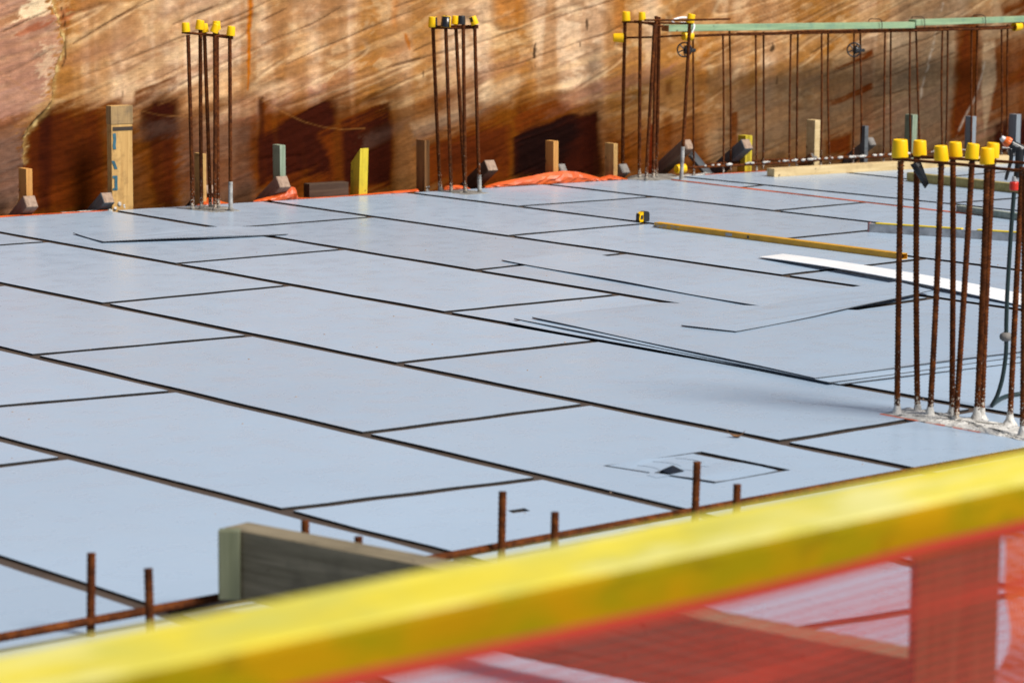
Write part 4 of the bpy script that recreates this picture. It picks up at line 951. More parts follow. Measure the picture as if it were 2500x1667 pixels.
for k in ('near', 'left', 'mid', 'third'):
    for i, c in enumerate(D['caps'][k]):
        a = place_cap(c[:3], c[3:], labs[k][i], mat='black' if (k, i) == ('mid', 3) else 'yellow')
        if k == 'mid' and i in (0, 1, 4):
            spec = {0: (-.95, 1.0, .001, .067), 1: (1.3, 5.6, .001, .067), 4: (1.5, 4.6, .03, .067)}[i]
            base = axis_matrix(c[:3], c[3:]); r = base.to_3x3().inverted() @ camd; ang = math.atan2(r.y, r.x)
            inv = a.matrix_world.to_3x3().inverted() @ camd; ang = math.atan2(inv.y, inv.x)
            w = MB(); z0, z1 = spec[2], spec[3]
            add_lathe(w, [(.0330 - .06 * z0, z0), (.0326 - .06 * z1, z1), (.004, z1 + .0035)], 18, a0=ang + spec[0], a1=ang + spec[1])
            t = w.build('tape_wrap', M['tapeblack'], origin=(0, 0, 0), smooth=True); t.parent = a
c = D['caps']['thirdbar'][0]; place_cap(c[:3], c[3:], 'sideways yellow cap sticking out left of the column beside the mint green timber')

# ------------------------------------------------------------------ rebar mat along the wall
root = thing('rebar_mat', 'long rusty reinforcing mat of paired upright bars standing along the rock face', 'rebar mat', Vector(D['mat_near'][0][:3]))
for b in D['mat_near'] + D['mat_far']:
    mb = MB(); add_rebar(mb, b[:3], b[3:6], .0075, n=7, step=.012, pitch=.03, rib=.0010, bend=.006)
    mb.build('upright_bar', M['rust'], root, smooth=True)
for i, b in enumerate(D['mat_h']):
    a, c = Vector(b[:3]), Vector(b[3:]); pts = [a.lerp(c, k / 10) + Vector((0, 0, random.uniform(-.006, .006))) for k in range(11)]
    mb = MB(); add_tube(mb, smooth_path(pts, 3), .0095, 8); mb.build('long_bar', M['rust_clean'], root, smooth=True)
# mortar droppings frozen on the bottom bar
mb = MB(); a, c = Vector(D['mat_h'][2][:3]), Vector(D['mat_h'][2][3:])
for k in range(90):
    t = random.random() ** .8
    if not (.05 < t): continue
    p = a.lerp(c, t) + Vector((random.uniform(-.01, .01), random.uniform(-.012, .004), .009))
    s = random.uniform(.006, .017)
    bm = bmesh.new(); bmesh.ops.create_icosphere(bm, subdivisions=1, radius=1)
    for v in bm.verts: v.co = Vector((v.co.x * s * 1.9, v.co.y * s, v.co.z * s * .7)) * random.uniform(.8, 1.15)
    bm.verts.index_update(); mb.add([p + v.co for v in bm.verts], [[v.index for v in f.verts] for f in bm.faces]); bm.free()
mb.build('mortar_splash', M['mortar'], root, smooth=True)['kind'] = 'stuff'
for c, l in zip(D['mat_caps'], ['sideways yellow cap on the top bar of the mat, under the mint green timber end', 'sideways yellow cap on the far right end of the rebar mat', 'low yellow cap at deck level on the bottom bar of the mat']):
    place_cap(c[:3], c[3:], l)
def wheel(p, label):
    p = Vector(p); root = thing('spacer_wheel', label, 'spacer wheel', p, 'black plastic spacers clipped on the mat')
    ax = Vector((-.62, -.72, .1)).normalized(); x, y, w = frame(ax); R_ = .052
    mb = MB(); pts = [p + (x * math.cos(2 * PI * k / 28) + y * math.sin(2 * PI * k / 28)) * R_ for k in range(29)]
    add_tube(mb, pts, .006, 6, caps=False); mb.build('rim', M['black'], root, smooth=True)
    for k in range(5):
        a = 2 * PI * k / 5 + .4; mb = MB(); add_tube(mb, [p, p + (x * math.cos(a) + y * math.sin(a)) * R_], .0055, 6); mb.build('spoke', M['black'], root)
    mb = MB(); q = p + Vector(D['cam']['R']) * .062 + Vector((0, .02, -.004))
    add_lathe(mb, [(.001, 0), (.034, .0), (.030, .02), (.014, .055), (.013, .085), (.001, .086)], 14, axis_matrix(p + ax * -.004, q)); mb.build('hub_cone', M['black'], root, smooth=True)
wheel(D['wheels'][0], 'black spoked spacer wheel hanging by the column at the mint timber end')
wheel(D['wheels'][1], 'black spoked spacer wheel clipped midway along the rebar mat')
def timber_between(name, a, b, w, h, mat, label, cat, group=None, up=(0, 0, 1), off=0, bev=.003):
    """a, b: bottom edge line on the viewer's side; the section runs back by w and up by h"""
    a, b = Vector(a), Vector(b); d = (b - a).normalized(); up = Vector(up); s = up.cross(d).normalized()
    if s.dot(Vector((.65, .75, 0))) < 0: s = -s
    u = d.cross(s).normalized()
    if u.z < 0: u = -u
    c = (a + b) / 2 + s * w / 2 + u * h / 2
    mb = MB()
    # local axes along the object so that the grain follows its length
    bm = bmesh.new(); L_ = (b - a).length
    add_box(mb, (0, 0, 0), (L_ / 2, 0, 0), (0, w / 2, 0), (0, 0, h / 2), bev)
    o = mb.build(name, mat, origin=(0, 0, 0))
    bm.free()
    if d.cross(s).dot(u) < 0: s = -s
    o.matrix_world = Matrix(((d.x, s.x, u.x, c.x), (d.y, s.y, u.y, c.y), (d.z, s.z, u.z, c.z), (0, 0, 0, 1)))
    return tag(o, label, cat, group)
g = D['green']
gA = timber_between('green_timber', g[0][:3], g[0][3:], .09, .047, M['w_mint'], 'long mint green timber lying on the rebar mat, nearer left half', 'timber', 'mint green timbers on the rebar mat')
gB = timber_between('green_timber', g[1][:3], g[1][3:], .09, .045, M['w_mint'], 'mint green timber lying on the rebar mat, right half running out of the picture', 'timber', 'mint green timbers on the rebar mat')
bpy.context.view_layer.update()
mb = MB(); add_box(mb, (-(Vector(g[0][3:]) - Vector(g[0][:3])).length / 2 - .001, 0, 0), (.0015, 0, 0), (0, .043, 0), (0, 0, .0215), 0)
me_ = mb.build('end_grain', M['w_brown'], origin=(0, 0, 0)); me_.parent = gA
p = Vector(D['wires'][0]); q = Vector(g[0][:3]); mb = MB(); q = q + (Vector(g[0][3:]) - q).normalized() * .22
pts = [q + Vector((-.02, -.012, -.01)), q + Vector((0, -.014, .03)), q + Vector((.02, .02, .056)), q + Vector((-.05, .05, .062)), q + Vector((-.16, .02, .064)), q + Vector((-.20, .01, .085)), q + Vector((-.10, .0, .105)), q + Vector((.02, .02, .085))]
add_tube(mb, smooth_path(pts, 5), .0065, 7); tag(mb.build('plastic_strap', M['white'], origin=q), 'white plastic strap looped round the left end of the left mint timber', 'strap')
for w, lab in zip(D['wires'], ['tie wire loop round the right end of the left mint timber', 'tie wire loop round the left end of the right mint timber', 'tie wire loop round the middle of the right mint timber']):
    w = Vector(w); mb = MB(); pts = [w + Vector((0, -.008, -.045)), w + Vector((0, -.010, .0)), w + Vector((-.008, 0, .036)), w + Vector((-.02, .05, .040)), w + Vector((-.02, .108, .03)), w + Vector((-.01, .108, -.04))]
    add_tube(mb, smooth_path(pts, 4), .0035, 6); tag(mb.build('tie_wire', M['wire'], origin=w), lab, 'wire', 'tie wires on the mint timbers')

# ------------------------------------------------------------------ timber pegs and braces along the edge
PEG = dict(p1=('w_orange', 'short orange peg with a white mortar foot at the far left of the deck edge'), p2=('w_tan', 'tallest tan post at the deck edge, with blue marks and a dark line'),
           p3=('w_tan', 'short peg standing behind the bars of the leftmost rebar column'), p4=('w_green', 'short grey green peg behind the upturned orange membrane flap'),
           p5=('w_yellow', 'bright yellow peg with a slanted top at the deck edge'), p6=('w_brown', 'dark brown peg just left of the taped rebar column'),
           p7=('w_orange', 'slim orange fronted peg in front of the blackest stain on the rock'), p8=('w_tan', 'pale striped peg between the orange membrane hump and the third column'),
           p9=('w_yellow', 'yellow peg behind the dark diagonal brace inside the rebar mat'), p10=('w_beige', 'pale yellow peg behind the beige timber and the rebar mat'),
           p11=('w_green', 'grey green peg behind the second cap of the nearest column'), p12=('w_blue', 'pale blue grey peg behind the right end of the rebar mat'),
           p13=('w_blue', 'blue grey peg behind the black hose gun'), p14=('w_slate', 'slate grey peg with a slanted brace under the middle spacer wheel'))
for k, (xl, yl, xr, zt, dp) in D['pegs'].items():
    mat, lab = PEG[k]; w = xr - xl; base = Vector(((xl + xr) / 2, yl, -.30))
    root = thing('timber_peg', lab, 'peg', base, 'timber pegs along the deck edge')
    mb = MB(); d = Vector((1, -.1178, 0)).normalized(); s = Vector((.05, 1, 0)).normalized()
    c = Vector((xl, yl, 0)) + d * w / 2 + s * dp / 2
    add_box(mb, (c.x, c.y, (zt - .30) / 2), d * w / 2, s * dp / 2, (0, 0, (zt + .30) / 2), .003)
    if k == 'p5':        # slanted top
        for i, v in enumerate(mb.v):
            if v[2] > zt - .02: q = (Vector(v) - Vector((xl, yl, 0))).dot(s) / dp; mb.v[i] = (v[0], v[1], v[2] - .105 * max(0, q))
    lean = {'p1': .0, 'p5': .035, 'p9': .01, 'p7': -.01}.get(k, random.uniform(-.01, .01))
    mb.v = [(x + lean * (z + .0), y, z) for x, y, z in mb.v]
    mb.build('post', M[mat], root)
    if k in ('p1', 'p2', 'p6'):
        mb = MB()
        for q in range(7):
            p = Vector((xl + w * random.uniform(.1, 1.0), yl - .006, random.uniform(.0, .045)))
            bm = bmesh.new(); bmesh.ops.create_icosphere(bm, subdivisions=2, radius=1); s_ = random.uniform(.008, .018) * (.5 if k == 'p6' else 1)
            for v in bm.verts: v.co = Vector((v.co.x * s_, v.co.y * .006, v.co.z * s_)) * random.uniform(.8, 1.2)
            bm.verts.index_update(); mb.add([p + v.co for v in bm.verts], [[v.index for v in f.verts] for f in bm.faces]); bm.free()
        mb.build('mortar_foot', M['mortar'], root, smooth=True)['kind'] = 'stuff'
    if k == 'p2':
        f = lambda u, z, o=.0035: Vector((xl, yl, 0)) + d * (u * w) - s * o + Vector((0, 0, z))
        mb = MB(); mb.add([f(.06, .527), f(1., .527), f(1., .551), f(.06, .551)], [(0, 1, 2, 3)]); mb.build('pencil_line', M['ink'], root)
        top = .42
        def stroke(pts, r=.006):
            mb = MB(); n = len(pts); vs = []
            for i, (u, z) in enumerate(pts):
                vs += [f(u - .07, z), f(u + .07, z)]
            mb.add(vs, [(2 * i, 2 * i + 1, 2 * i + 3, 2 * i + 2) for i in range(n - 1)]); return mb
        stroke([(.13, .51), (.15, .47), (.12, .43), (.14, .405)]).build('blue_mark', M['blue'], root)
        stroke([(.05, .33), (.12, .305), (.19, .275)]).build('blue_mark', M['blue'], root)
        mb = stroke([(.19, .23), (.18, .18), (.19, .135)])
        mb.add([f(.03, .215), f(.2, .215), f(.2, .232), f(.03, .232)], [(0, 1, 2, 3)]); mb.add([f(.03, .135), f(.2, .135), f(.2, .15), f(.03, .15)], [(0, 1, 2, 3)])
        mb.build('blue_mark', M['blue'], root)
        mb = MB(); add_box(mb, f(.5, zt - .062, .0) + s * dp / 2, d * (w / 2 + .003), s * (dp / 2 + .004), (0, 0, .060), .004); mb.build('weathered_top', M['w_top'], root)
BR = dict(b1=('w_mauve', .085, 'brown raking block leaning on the orange peg at the far left'), b2=('w_slate', .080, 'blue grey raking block at the foot of the tallest tan post'),
          b3=('w_dark', .07, 'dark raking strut behind the leftmost rebar column'), b4=('w_mauve', .090, 'mauve brown raking block in front of the grey green peg'),
          b6=('w_dark', .090, 'dark raking block just right of the taped column'), b7=('w_grey', .06, 'small grey block beside the slim orange fronted peg'), b8=('w_grey', .075, 'grey block behind the third rebar column'),
          b9=('w_mauve', .085, 'long faded brown raking strut left of the low yellow cap'), b11=('w_slate', .085, 'wide dark slate strut in front of the yellow peg inside the mat'),
          b12=('w_grey', .07, 'grey raking block under the middle spacer wheel'), b13=('w_brown', .06, 'little brown block at the foot of the pale yellow peg'))
for k, v in D['strut'].items():
    mat, h, lab = BR[k]; e = Vector(v); d = Vector((-.03, -.82, .57)).normalized(); L_ = .42
    s = Vector((1, -.06, 0)); s = (s - d * s.dot(d)).normalized(); u = d.cross(s)
    if u.z < 0: s = -s; u = -u
    root = thing('raking_strut', lab, 'strut', e - d * L_, 'raking struts along the deck edge')
    mb = MB(); add_box(mb, (0, 0, 0), (L_ / 2, 0, 0), (0, h / 2, 0), (0, 0, h / 2), .003)
    o = mb.build('strut_body', M[mat], origin=(0, 0, 0)); c = e - d * L_ / 2; o.parent = root; c = c - root.location
    o.matrix_local = Matrix(((d.x, s.x, u.x, c.x), (d.y, s.y, u.y, c.y), (d.z, s.z, u.z, c.z), (0, 0, 0, 1)))
    mb = MB(); add_box(mb, e + d * .001, d * .0015, s * (h / 2 - .004), u * (h / 2 - .004), 0)
    mb.build('cut_end', M['w_endgrain' if mat in ('w_mauve', 'w_slate', 'w_dark') else 'w_grey'], root)
v = D['brace']['b10']; a, b = Vector(v[:3]), Vector(v[3:]); d = (b - a).normalized(); a = a - d * .12
s = Vector((.1178, 1, 0)).normalized(); s = (s - d * s.dot(d)).normalized(); u = d.cross(s)
mb = MB(); add_box(mb, (0, 0, 0), ((b - a).length / 2, 0, 0), (0, .0225, 0), (0, 0, .025), .003)
o = mb.build('timber_offcut', M['w_slate'], origin=(0, 0, 0)); c = (a + b) / 2
o.matrix_world = Matrix(((d.x, s.x, u.x, c.x), (d.y, s.y, u.y, c.y), (d.z, s.z, u.z, c.z), (0, 0, 0, 1)))
tag(o, 'slate offcut leaning the other way, just right of the low yellow cap', 'timber')
a, b = Vector(D['block5'][:3]), Vector(D['block5'][3:])
mb = MB(); d = Vector((1, -.1178, 0)).normalized(); L_ = (b - a).dot(d)
add_box(mb, (0, 0, 0), (L_ / 2, 0, 0), (0, .04, 0), (0, 0, .09), .004)
o = mb.build('timber_block', M['w_dark'], origin=(0, 0, 0)); s = Vector((.1178, 1, 0)).normalized(); c = a + d * L_ / 2 + s * .05 + Vector((0, 0, .0))
o.matrix_world = Matrix(((d.x, s.x, 0, c.x), (d.y, s.y, 0, c.y), (0, 0, 1, c.z), (0, 0, 0, 1)))
tag(o, 'dark brown timber block lying just left of the bright yellow peg', 'timber')

# ------------------------------------------------------------------ orange membrane along the edge
RL = dict(o1='flat orange membrane strip along the far left of the deck edge', o2='orange membrane strip with an upturned pointed flap behind the grey deck', o3='bulging orange membrane hump between the taped and the third column',
          o4='small orange membrane flap behind the leftmost rebar column', o5='thin orange membrane strip below the rebar mat', o6='orange membrane scrap behind the foot of the taped column')
for k, l in D['ribbons'].items():
    mb = MB(); P = []
    for i in range(len(l) - 1):
        for t in (0, .25, .5, .75): P.append([l[i][q] * (1 - t) + l[i + 1][q] * t for q in range(6)])
    P.append(l[-1]); n = len(P); vs = []
    for p in P:
        lo, hi = Vector(p[:3]), Vector(p[3:]); lo.z = .011
        h = hi - lo
        for q in range(5):
            f = q / 4; w = (.010 if k == 'o3' else .006) * random.uniform(-1, 1) if 0 < q < 4 else .002 * random.uniform(-1, 1)
            vs.append(lo + h * f + Vector((0, -.018 * math.sin(PI * f) * (.5 + .5 * h.length / .06) + w, w * .5)))
        vs.append(hi + Vector((0, .10, -.05)))
    fs = []
    for i in range(n - 1):
        for q in range(5): a = i * 6 + q; fs.append((a, a + 6, a + 7, a + 1))
    mb.add(vs, fs); tag(mb.build('orange_membrane', M['orange']), RL[k], 'membrane', 'orange membrane along the deck edge')
# strip pinched in the construction joint
pts = [(seamx(-4, y) + .006 * math.sin(y * 5), y) for y in np.arange(.6, -4.2, -.12)]
strip_on_deck('orange_membrane', [(x, y, .0085) for x, y in pts], .009, .0085, M['orange'], 'long thin orange membrane edge pinched in the seam behind the nearest column', 'membrane', th=.006)
mb = MB()
for i, p in enumerate(D['smear'][:-1]):
    a, b = Vector(p), Vector(D['smear'][i + 1]); mb.add([a + Vector((0, 0, -.012)), b + Vector((0, 0, -.012)), b + Vector((0, 0, .007)), a + Vector((0, 0, .010)), a + Vector((0, .06, .01)), b + Vector((0, .06, .007))], [(0, 1, 2, 3), (3, 2, 5, 4)])
tag(mb.build('mortar_smear', M['mortar']), 'white mortar smear along the deck edge left of the tallest tan post', 'mortar')

mb = MB()
for k, (px_, py_) in enumerate(D['mat_foot']):
    n_ = 9; r1, r2 = random.uniform(.05, .10), random.uniform(.02, .04); vs = []
    for q in range(n_):
        a_ = 2 * PI * q / n_; w_ = random.uniform(.75, 1.2); vs.append((px_ + r1 * w_ * math.cos(a_), py_ + r2 * w_ * math.sin(a_) - .1 * r1 * math.cos(a_), .0098))
    mb.add(vs + [(px_, py_, .022)], [(q, (q + 1) % n_, n_) for q in range(n_)])
o = mb.build('mortar_spill', M['mortar'], smooth=True); tag(o, 'white mortar spill on the deck at the foot of the low yellow cap', 'mortar')
# ------------------------------------------------------------------ things lying on the deck
sg = D['seg']
timber_between('timber_length', sg['beige'][0], sg['beige'][1], .09, .062, M['w_beige'], 'long beige sawn timber lying in front of the rebar mat', 'timber')
timber_between('timber_length', sg['olive'][0], sg['olive'][1], .06, .066, M['w_olive'], 'olive brown timber lying behind the nearest rebar column', 'timber')
timber_between('timber_length', sg['grey'][0], sg['grey'][1], .05, .045, M['w_lichen'], 'grey green weathered timber lying on the deck at the far right', 'timber')
def box_level(name, a, b, w, h, mats, label, hollow=True):
    a, b = Vector(a), Vector(b); d = (b - a).normalized(); s = Vector((0, 0, 1)).cross(d).normalized()
    if s.dot(Vector((.65, .75, 0))) < 0: s = -s
    root = thing(name, label, 'level', a); up = Vector((0, 0, 1)); L_ = (b - a).length; c = (a + b) / 2 + s * w / 2 + up * h / 2
    return root, d, s, up, L_, c
rt, d, s, up, L_, c = box_level('spirit_level', *sg['level1'], .055, .034, None, 'yellow box section level with a worn grey end lying on the deck')
t = .003; mb = MB()
for (o, ay, az) in ((s * (-.0275 + t / 2), t / 2, .017), (s * (.0275 - t / 2), t / 2, .017), (up * (.017 - t / 2), .0275 - t, t / 2), (up * (-.017 + t / 2), .0275 - t, t / 2)):
    add_box(mb, c + o, d * L_ / 2, s * ay, up * az, .0008)
mb.build('body', M['level'], rt)
mb = MB(); add_box(mb, c, d * (L_ / 2 - .02), s * .010, up * .0135, 0); mb.build('inner_web', M['black'], rt)
mb = MB(); add_box(mb, c - d * L_ * .18 - s * .0282, d * .028, s * .0008, up * .009, 0); mb.build('sticker', M['alu'], rt)
mb = MB(); add_tube(mb, [c - d * L_ * .10 - s * .0279, c - d * L_ * .10 - s * .0295], .009, 14); mb.build('vial', M['black'], rt)
mb = MB()
for k in range(26):
    q = c - d * (L_ / 2 - random.random() ** 1.7 * .30) - s * .0280 + up * random.uniform(-.014, .012)
    add_box(mb, q, d * random.uniform(.004, .014), s * .0006, up * random.uniform(.001, .004), 0)
mb.build('scuffs', M['alu'], rt)['kind'] = 'stuff'
rt, d, s, up, L_, c = box_level('aluminium_level', *sg['level2'], .035, .060, None, 'grey aluminium level with a yellow top edge lying at the right')
mb = MB(); add_box(mb, c - up * .003, d * L_ / 2, s * .0175, up * .027, .002); mb.build('body', M['alu'], rt)
mb = MB()
add_box(mb, c + up * .0275 - d * .22, d * (L_ / 2 - .26), s * .0185, up * .0035, .001)
add_box(mb, c + up * .0275 + d * (L_ / 2 - .18), d * .20, s * .0185, up * .0035, .001); mb.build('yellow_edge', M['lemon'], rt)
mb = MB(); add_box(mb, c - d * (L_ / 2 + .006), d * .006, s * .0185, up * .030, .002); mb.build('end_cap', M['pinkend'], rt)
# white board strip, bowed up a little
lo = smooth_path(sg['strip_lo'], 8); hi = smooth_path(sg['strip_hi'], 8); n = min(len(lo), len(hi)); vs = []
for i in range(n):
    f = i / (n - 1); z = .020 + .030 * math.sin(PI * min(1, f * 1.15)) * .6
    for p, dz in ((lo[i], 0), (hi[i], .001)):
        vs.append((p.x, p.y, z + dz)); vs.append((p.x, p.y, z + dz - .004))
fs = []
for i in range(n - 1):
    a = 4 * i; b = a + 4; fs += [(a, b, b + 2, a + 2), (a + 1, a + 3, b + 3, b + 1), (a, a + 1, b + 1, b), (a + 2, b + 2, b + 3, a + 3)]
fs += [(0, 2, 3, 1), (4 * n - 4, 4 * n - 3, 4 * n - 1, 4 * n - 2)]
mb = MB(); mb.add(vs, fs); tag(mb.build('board_strip', M['white']), 'long bright white board strip with a pointed end lying on the grey sheets', 'board')
# tape measure
p = Vector(sg['tape']); root = thing('tape_measure', 'yellow and black tape measure standing left of the yellow level', 'tape measure', p)
rx = Vector(D['cam']['R']); ry = Vector((-rx.y, rx.x, 0)); rx, ry = (rx * .80 + ry * .6).normalized(), (ry * .80 - rx * .6).normalized()
Fm = lambda x, y, z: p + rx * x + ry * y + Vector((0, 0, z))
mb = MB()
def ext(mb, prof, y0, y1, mi=0):
    n = len(prof); mb.add([Fm(x, y0, z) for x, z in prof] + [Fm(x, y1, z) for x, z in prof], [tuple(range(n)), tuple(range(n, 2 * n))[::-1]] + [(i, n + i, n + (i + 1) % n, (i + 1) % n) for i in range(n)], mi)
prof = [(-.034, .0), (.034, .0), (.040, .008), (.040, .052), (.032, .062), (-.012, .064), (-.034, .050), (-.040, .020)]
ext(mb, [(x * .98, z) for x, z in prof], -.018, .018); mb.build('case', M['yellow'], root)
mb = MB(); ext(mb, [(-.004, -.0), (.036, -.0), (.0425, .007), (.0425, .053), (.033, .0645), (-.004, .0655)], -.0215, .0215); mb.build('rubber_grip', M['black'], root)
mb = MB(); ext(mb, [(-.030, .018), (-.010, .018), (-.010, .045), (-.026, .042)], -.0205, -.0185); mb.build('label_patch', M['black'], root)
mb = MB(); ext(mb, [(-.043, .002), (-.039, .002), (-.039, .056), (-.043, .040)], -.012, .012); mb.build('mouth', M['black'], root)
# leaf
p = Vector(sg['leaf']); mb = MB(); rx = Vector(D['cam']['R']); vs = []; n = 9
for i in range(n):
    t = i / (n - 1); w = .016 * math.sin(PI * t) ** .8 + .0006; z = .002 + .028 * (2 * t - 1) ** 2 * (1.0 if t > .5 else .55)
    q = p + rx * (.032 - .064 * (1 - t)) + Vector((0, 0, z)); sd = Vector((-rx.y, rx.x, 0))
    vs += [q + sd * w + Vector((0, 0, .006 * math.sin(PI * t))), q - Vector((0, 0, .001)), q - sd * w + Vector((0, 0, .006 * math.sin(PI * t)))]
mb.add(vs, [f for i in range(n - 1) for f in ((3 * i, 3 * i + 1, 3 * i + 4, 3 * i + 3), (3 * i + 1, 3 * i + 2, 3 * i + 5, 3 * i + 4))])
add_tube(mb, [vs[1], vs[1] + Vector((-.01, 0, .012)), vs[1] + Vector((-.013, 0, .02))], .0012, 5)
tag(mb.build('dry_leaf', M['leaf'], origin=p, smooth=True), 'curled dry brown leaf lying on a seam between the grey sheets', 'leaf')

# ------------------------------------------------------------------ hose and spray gun
hp = smooth_path(D['hose'], 6)
root = thing('garden_hose', 'dark green garden hose hanging down and curling onto the deck beside the bars', 'hose', hp[-1])
mb = MB(); add_tube(mb, hp, .0092, 12); mb.build('tube', M['hose'], root, smooth=True)
b = Vector(D['hose_ball']); mb = MB()
add_lathe(mb, [(.001, -.019), (.014, -.018), (.025, -.010), (.0275, .0), (.025, .010), (.014, .018), (.001, .019)], 20, Matrix.Translation(b)); mb.build('hose_stopper', M['w_grey'], root, smooth=True)
G = {k: Vector(v) for k, v in D['gun'].items()}
root = thing('spray_gun', 'black and orange hose spray gun with a grey nozzle and red connector', 'spray gun', G['redb'])
def cone(a, b, r0, r1, name, mat, prof=None, n=22):
    mb = MB(); Lg = (b - a).length; add_lathe(mb, prof or [(.001, 0), (r0 * .96, 0), (r0, .002), (r1, Lg - .002), (r1 * .96, Lg), (.001, Lg)], n, axis_matrix(a, b)); return mb.build(name, mat, root, smooth=True)
cone(G['ringa'], G['tip'], .0135, .0105, 'nozzle', M['chrome']); 
mb = MB(); add_lathe(mb, [(.001, .0), (.006, .0), (.006, -.006), (.001, -.006)], 14, axis_matrix(G['tip'], G['tip'] + (G['tip'] - G['ringa']))); 
add_tube(mb, [G['tip'] - (G['tip'] - G['ringa']).normalized() * .004, G['tip'] + (G['tip'] - G['ringa']).normalized() * .0006], .0065, 14); mb.build('nozzle_bore', M['black'], root)
mb = MB(); A = axis_matrix(G['ringb'], G['ringa']); Lr = (G['ringb'] - G['ringa']).length; vs = []; n = 32
for (r, z) in ((.0215, 0), (.0215, Lr * .5), (.016, Lr), (.002, Lr)):
    for k in range(n): rr = r * (1 + (.035 if k % 2 and r > .01 else 0)); vs.append(A @ Vector((rr * math.cos(2 * PI * k / n), rr * math.sin(2 * PI * k / n), z)))
mb.add(vs, [(i * n + k, i * n + (k + 1) % n, (i + 1) * n + (k + 1) % n, (i + 1) * n + k) for i in range(3) for k in range(n)]); mb.build('adjusting_ring', M['orange_pl'], root)
mb = MB(); add_tube(mb, smooth_path([G['bodya'], G['bodyb'], G['bodyc']], 5), [.017] * 3 + [.018] * 5 + [.0185] * 2 + [.015], 16); mb.build('barrel', M['black'], root, smooth=True)
gb = smooth_path([G['gripc'] + Vector((0, 0, .01)), (G['gripc'] + G['gripb']) / 2 + Vector((.004, .0, 0)), G['gripb']], 5)
mb = MB(); add_tube(mb, gb, [.021, .021, .020, .019, .018, .0175, .017, .0165, .016, .016, .015], 14); mb.build('grip', M['black'], root, smooth=True)
mb = MB(); add_tube(mb, smooth_path([G['trga'] + Vector((.012, -.010, 0)), G['trga'], G['trgm'], G['trgb']], 4), [.010] * 5 + [.0085] * 4 + [.0075] * 3 + [.006], 10); mb.build('trigger', M['black'], root, smooth=True)
vd = Vector(D['cam']['fwd'])
for q in (G['trga'] + Vector((0, 0, .006)), G['trga'] + Vector((.008, -.007, -.016))):
    mb = MB(); add_tube(mb, [q - vd * .0075, q - vd * .0125], .0022, 10); mb.build('rivet', M['chrome'], root)
for k in range(6):       # raised pale lettering strip on the barrel, too small to read
    a = G['bodya'].lerp(G['bodyb'], .28 + .09 * k) - vd * .0172 + Vector((0, 0, .001)); mb = MB(); dd = (G['bodyb'] - G['bodya']).normalized()
    add_box(mb, a, dd * .0012, vd * .0005, dd.cross(vd).normalized() * (.0035 if k % 3 else .0045), 0); mb.build('lettering', M['alu'], root)
cone(G['chrb'], G['chra'], .0125, .013, 'clear_coupling', M['chrome'])
mb = MB(); A = axis_matrix(G['redb'], G['reda']); Lr = (G['reda'] - G['redb']).length; n = 30; vs = []
for (r, z) in ((.008, 0), (.018, 0), (.020, .004), (.020, Lr - .004), (.0175, Lr), (.005, Lr)):
    for k in range(n): rr = r * (1 + (.03 if k % 2 and r > .0185 else 0)); vs.append(A @ Vector((rr * math.cos(2 * PI * k / n), rr * math.sin(2 * PI * k / n), z)))
mb.add(vs, [(i * n + k, i * n + (k + 1) % n, (i + 1) * n + (k + 1) % n, (i + 1) * n + k) for i in range(5) for k in range(n)]); mb.build('red_connector', M['red'], root)
# black tape end hanging from the second bar
T = [Vector(p) for p in D['black_tape']]; a, b, c_, d_, e1, e2 = T
mb = MB(); rows = []
for i in range(7):
    t = i / 6; l = a.lerp(d_, t); r = b.lerp(c_, t); m_ = (l + r) / 2 - vd * (.010 + .006 * math.sin(4 * t)); rows.append((l, l.lerp(m_, .6) - vd * .004, m_, r))
mb.add([p for r in rows for p in r], [(4 * i + k, 4 * i + k + 1, 4 * i + k + 5, 4 * i + k + 4) for i in range(6) for k in range(3)])
tag(mb.build('tape_end', M['tapeblack'], origin=a), 'shiny black tape end hanging from the second bar of the nearest column', 'tape')

# ------------------------------------------------------------------ foreground
bm_ = D['beam']; a, b, c_, d_ = [Vector(p) for p in bm_]; yf = (a.y + b.y) / 2
dirv = (b - a).normalized(); a2 = a - dirv * 1.2; b2 = b + dirv * .9
root = thing('guard_rail', 'blurred yellow timber guard rail across the foreground', 'guard rail', (a2.x, a2.y, -.9))
wd = .170; hh = .079
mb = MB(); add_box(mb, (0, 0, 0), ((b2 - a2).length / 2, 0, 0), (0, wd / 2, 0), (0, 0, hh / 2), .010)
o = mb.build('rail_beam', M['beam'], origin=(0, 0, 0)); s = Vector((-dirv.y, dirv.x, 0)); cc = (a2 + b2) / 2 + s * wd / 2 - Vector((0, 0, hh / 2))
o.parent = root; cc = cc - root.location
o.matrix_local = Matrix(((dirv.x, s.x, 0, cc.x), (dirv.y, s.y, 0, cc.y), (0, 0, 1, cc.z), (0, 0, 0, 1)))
for t in (.02, .98):
    p = a2.lerp(b2, t) + s * wd / 2; mb = MB(); add_box(mb, (p.x, p.y, .155), (.045, 0, 0), (0, .045, 0), (0, 0, 1.055), .004); mb.build('post', M['w_brown'], root)
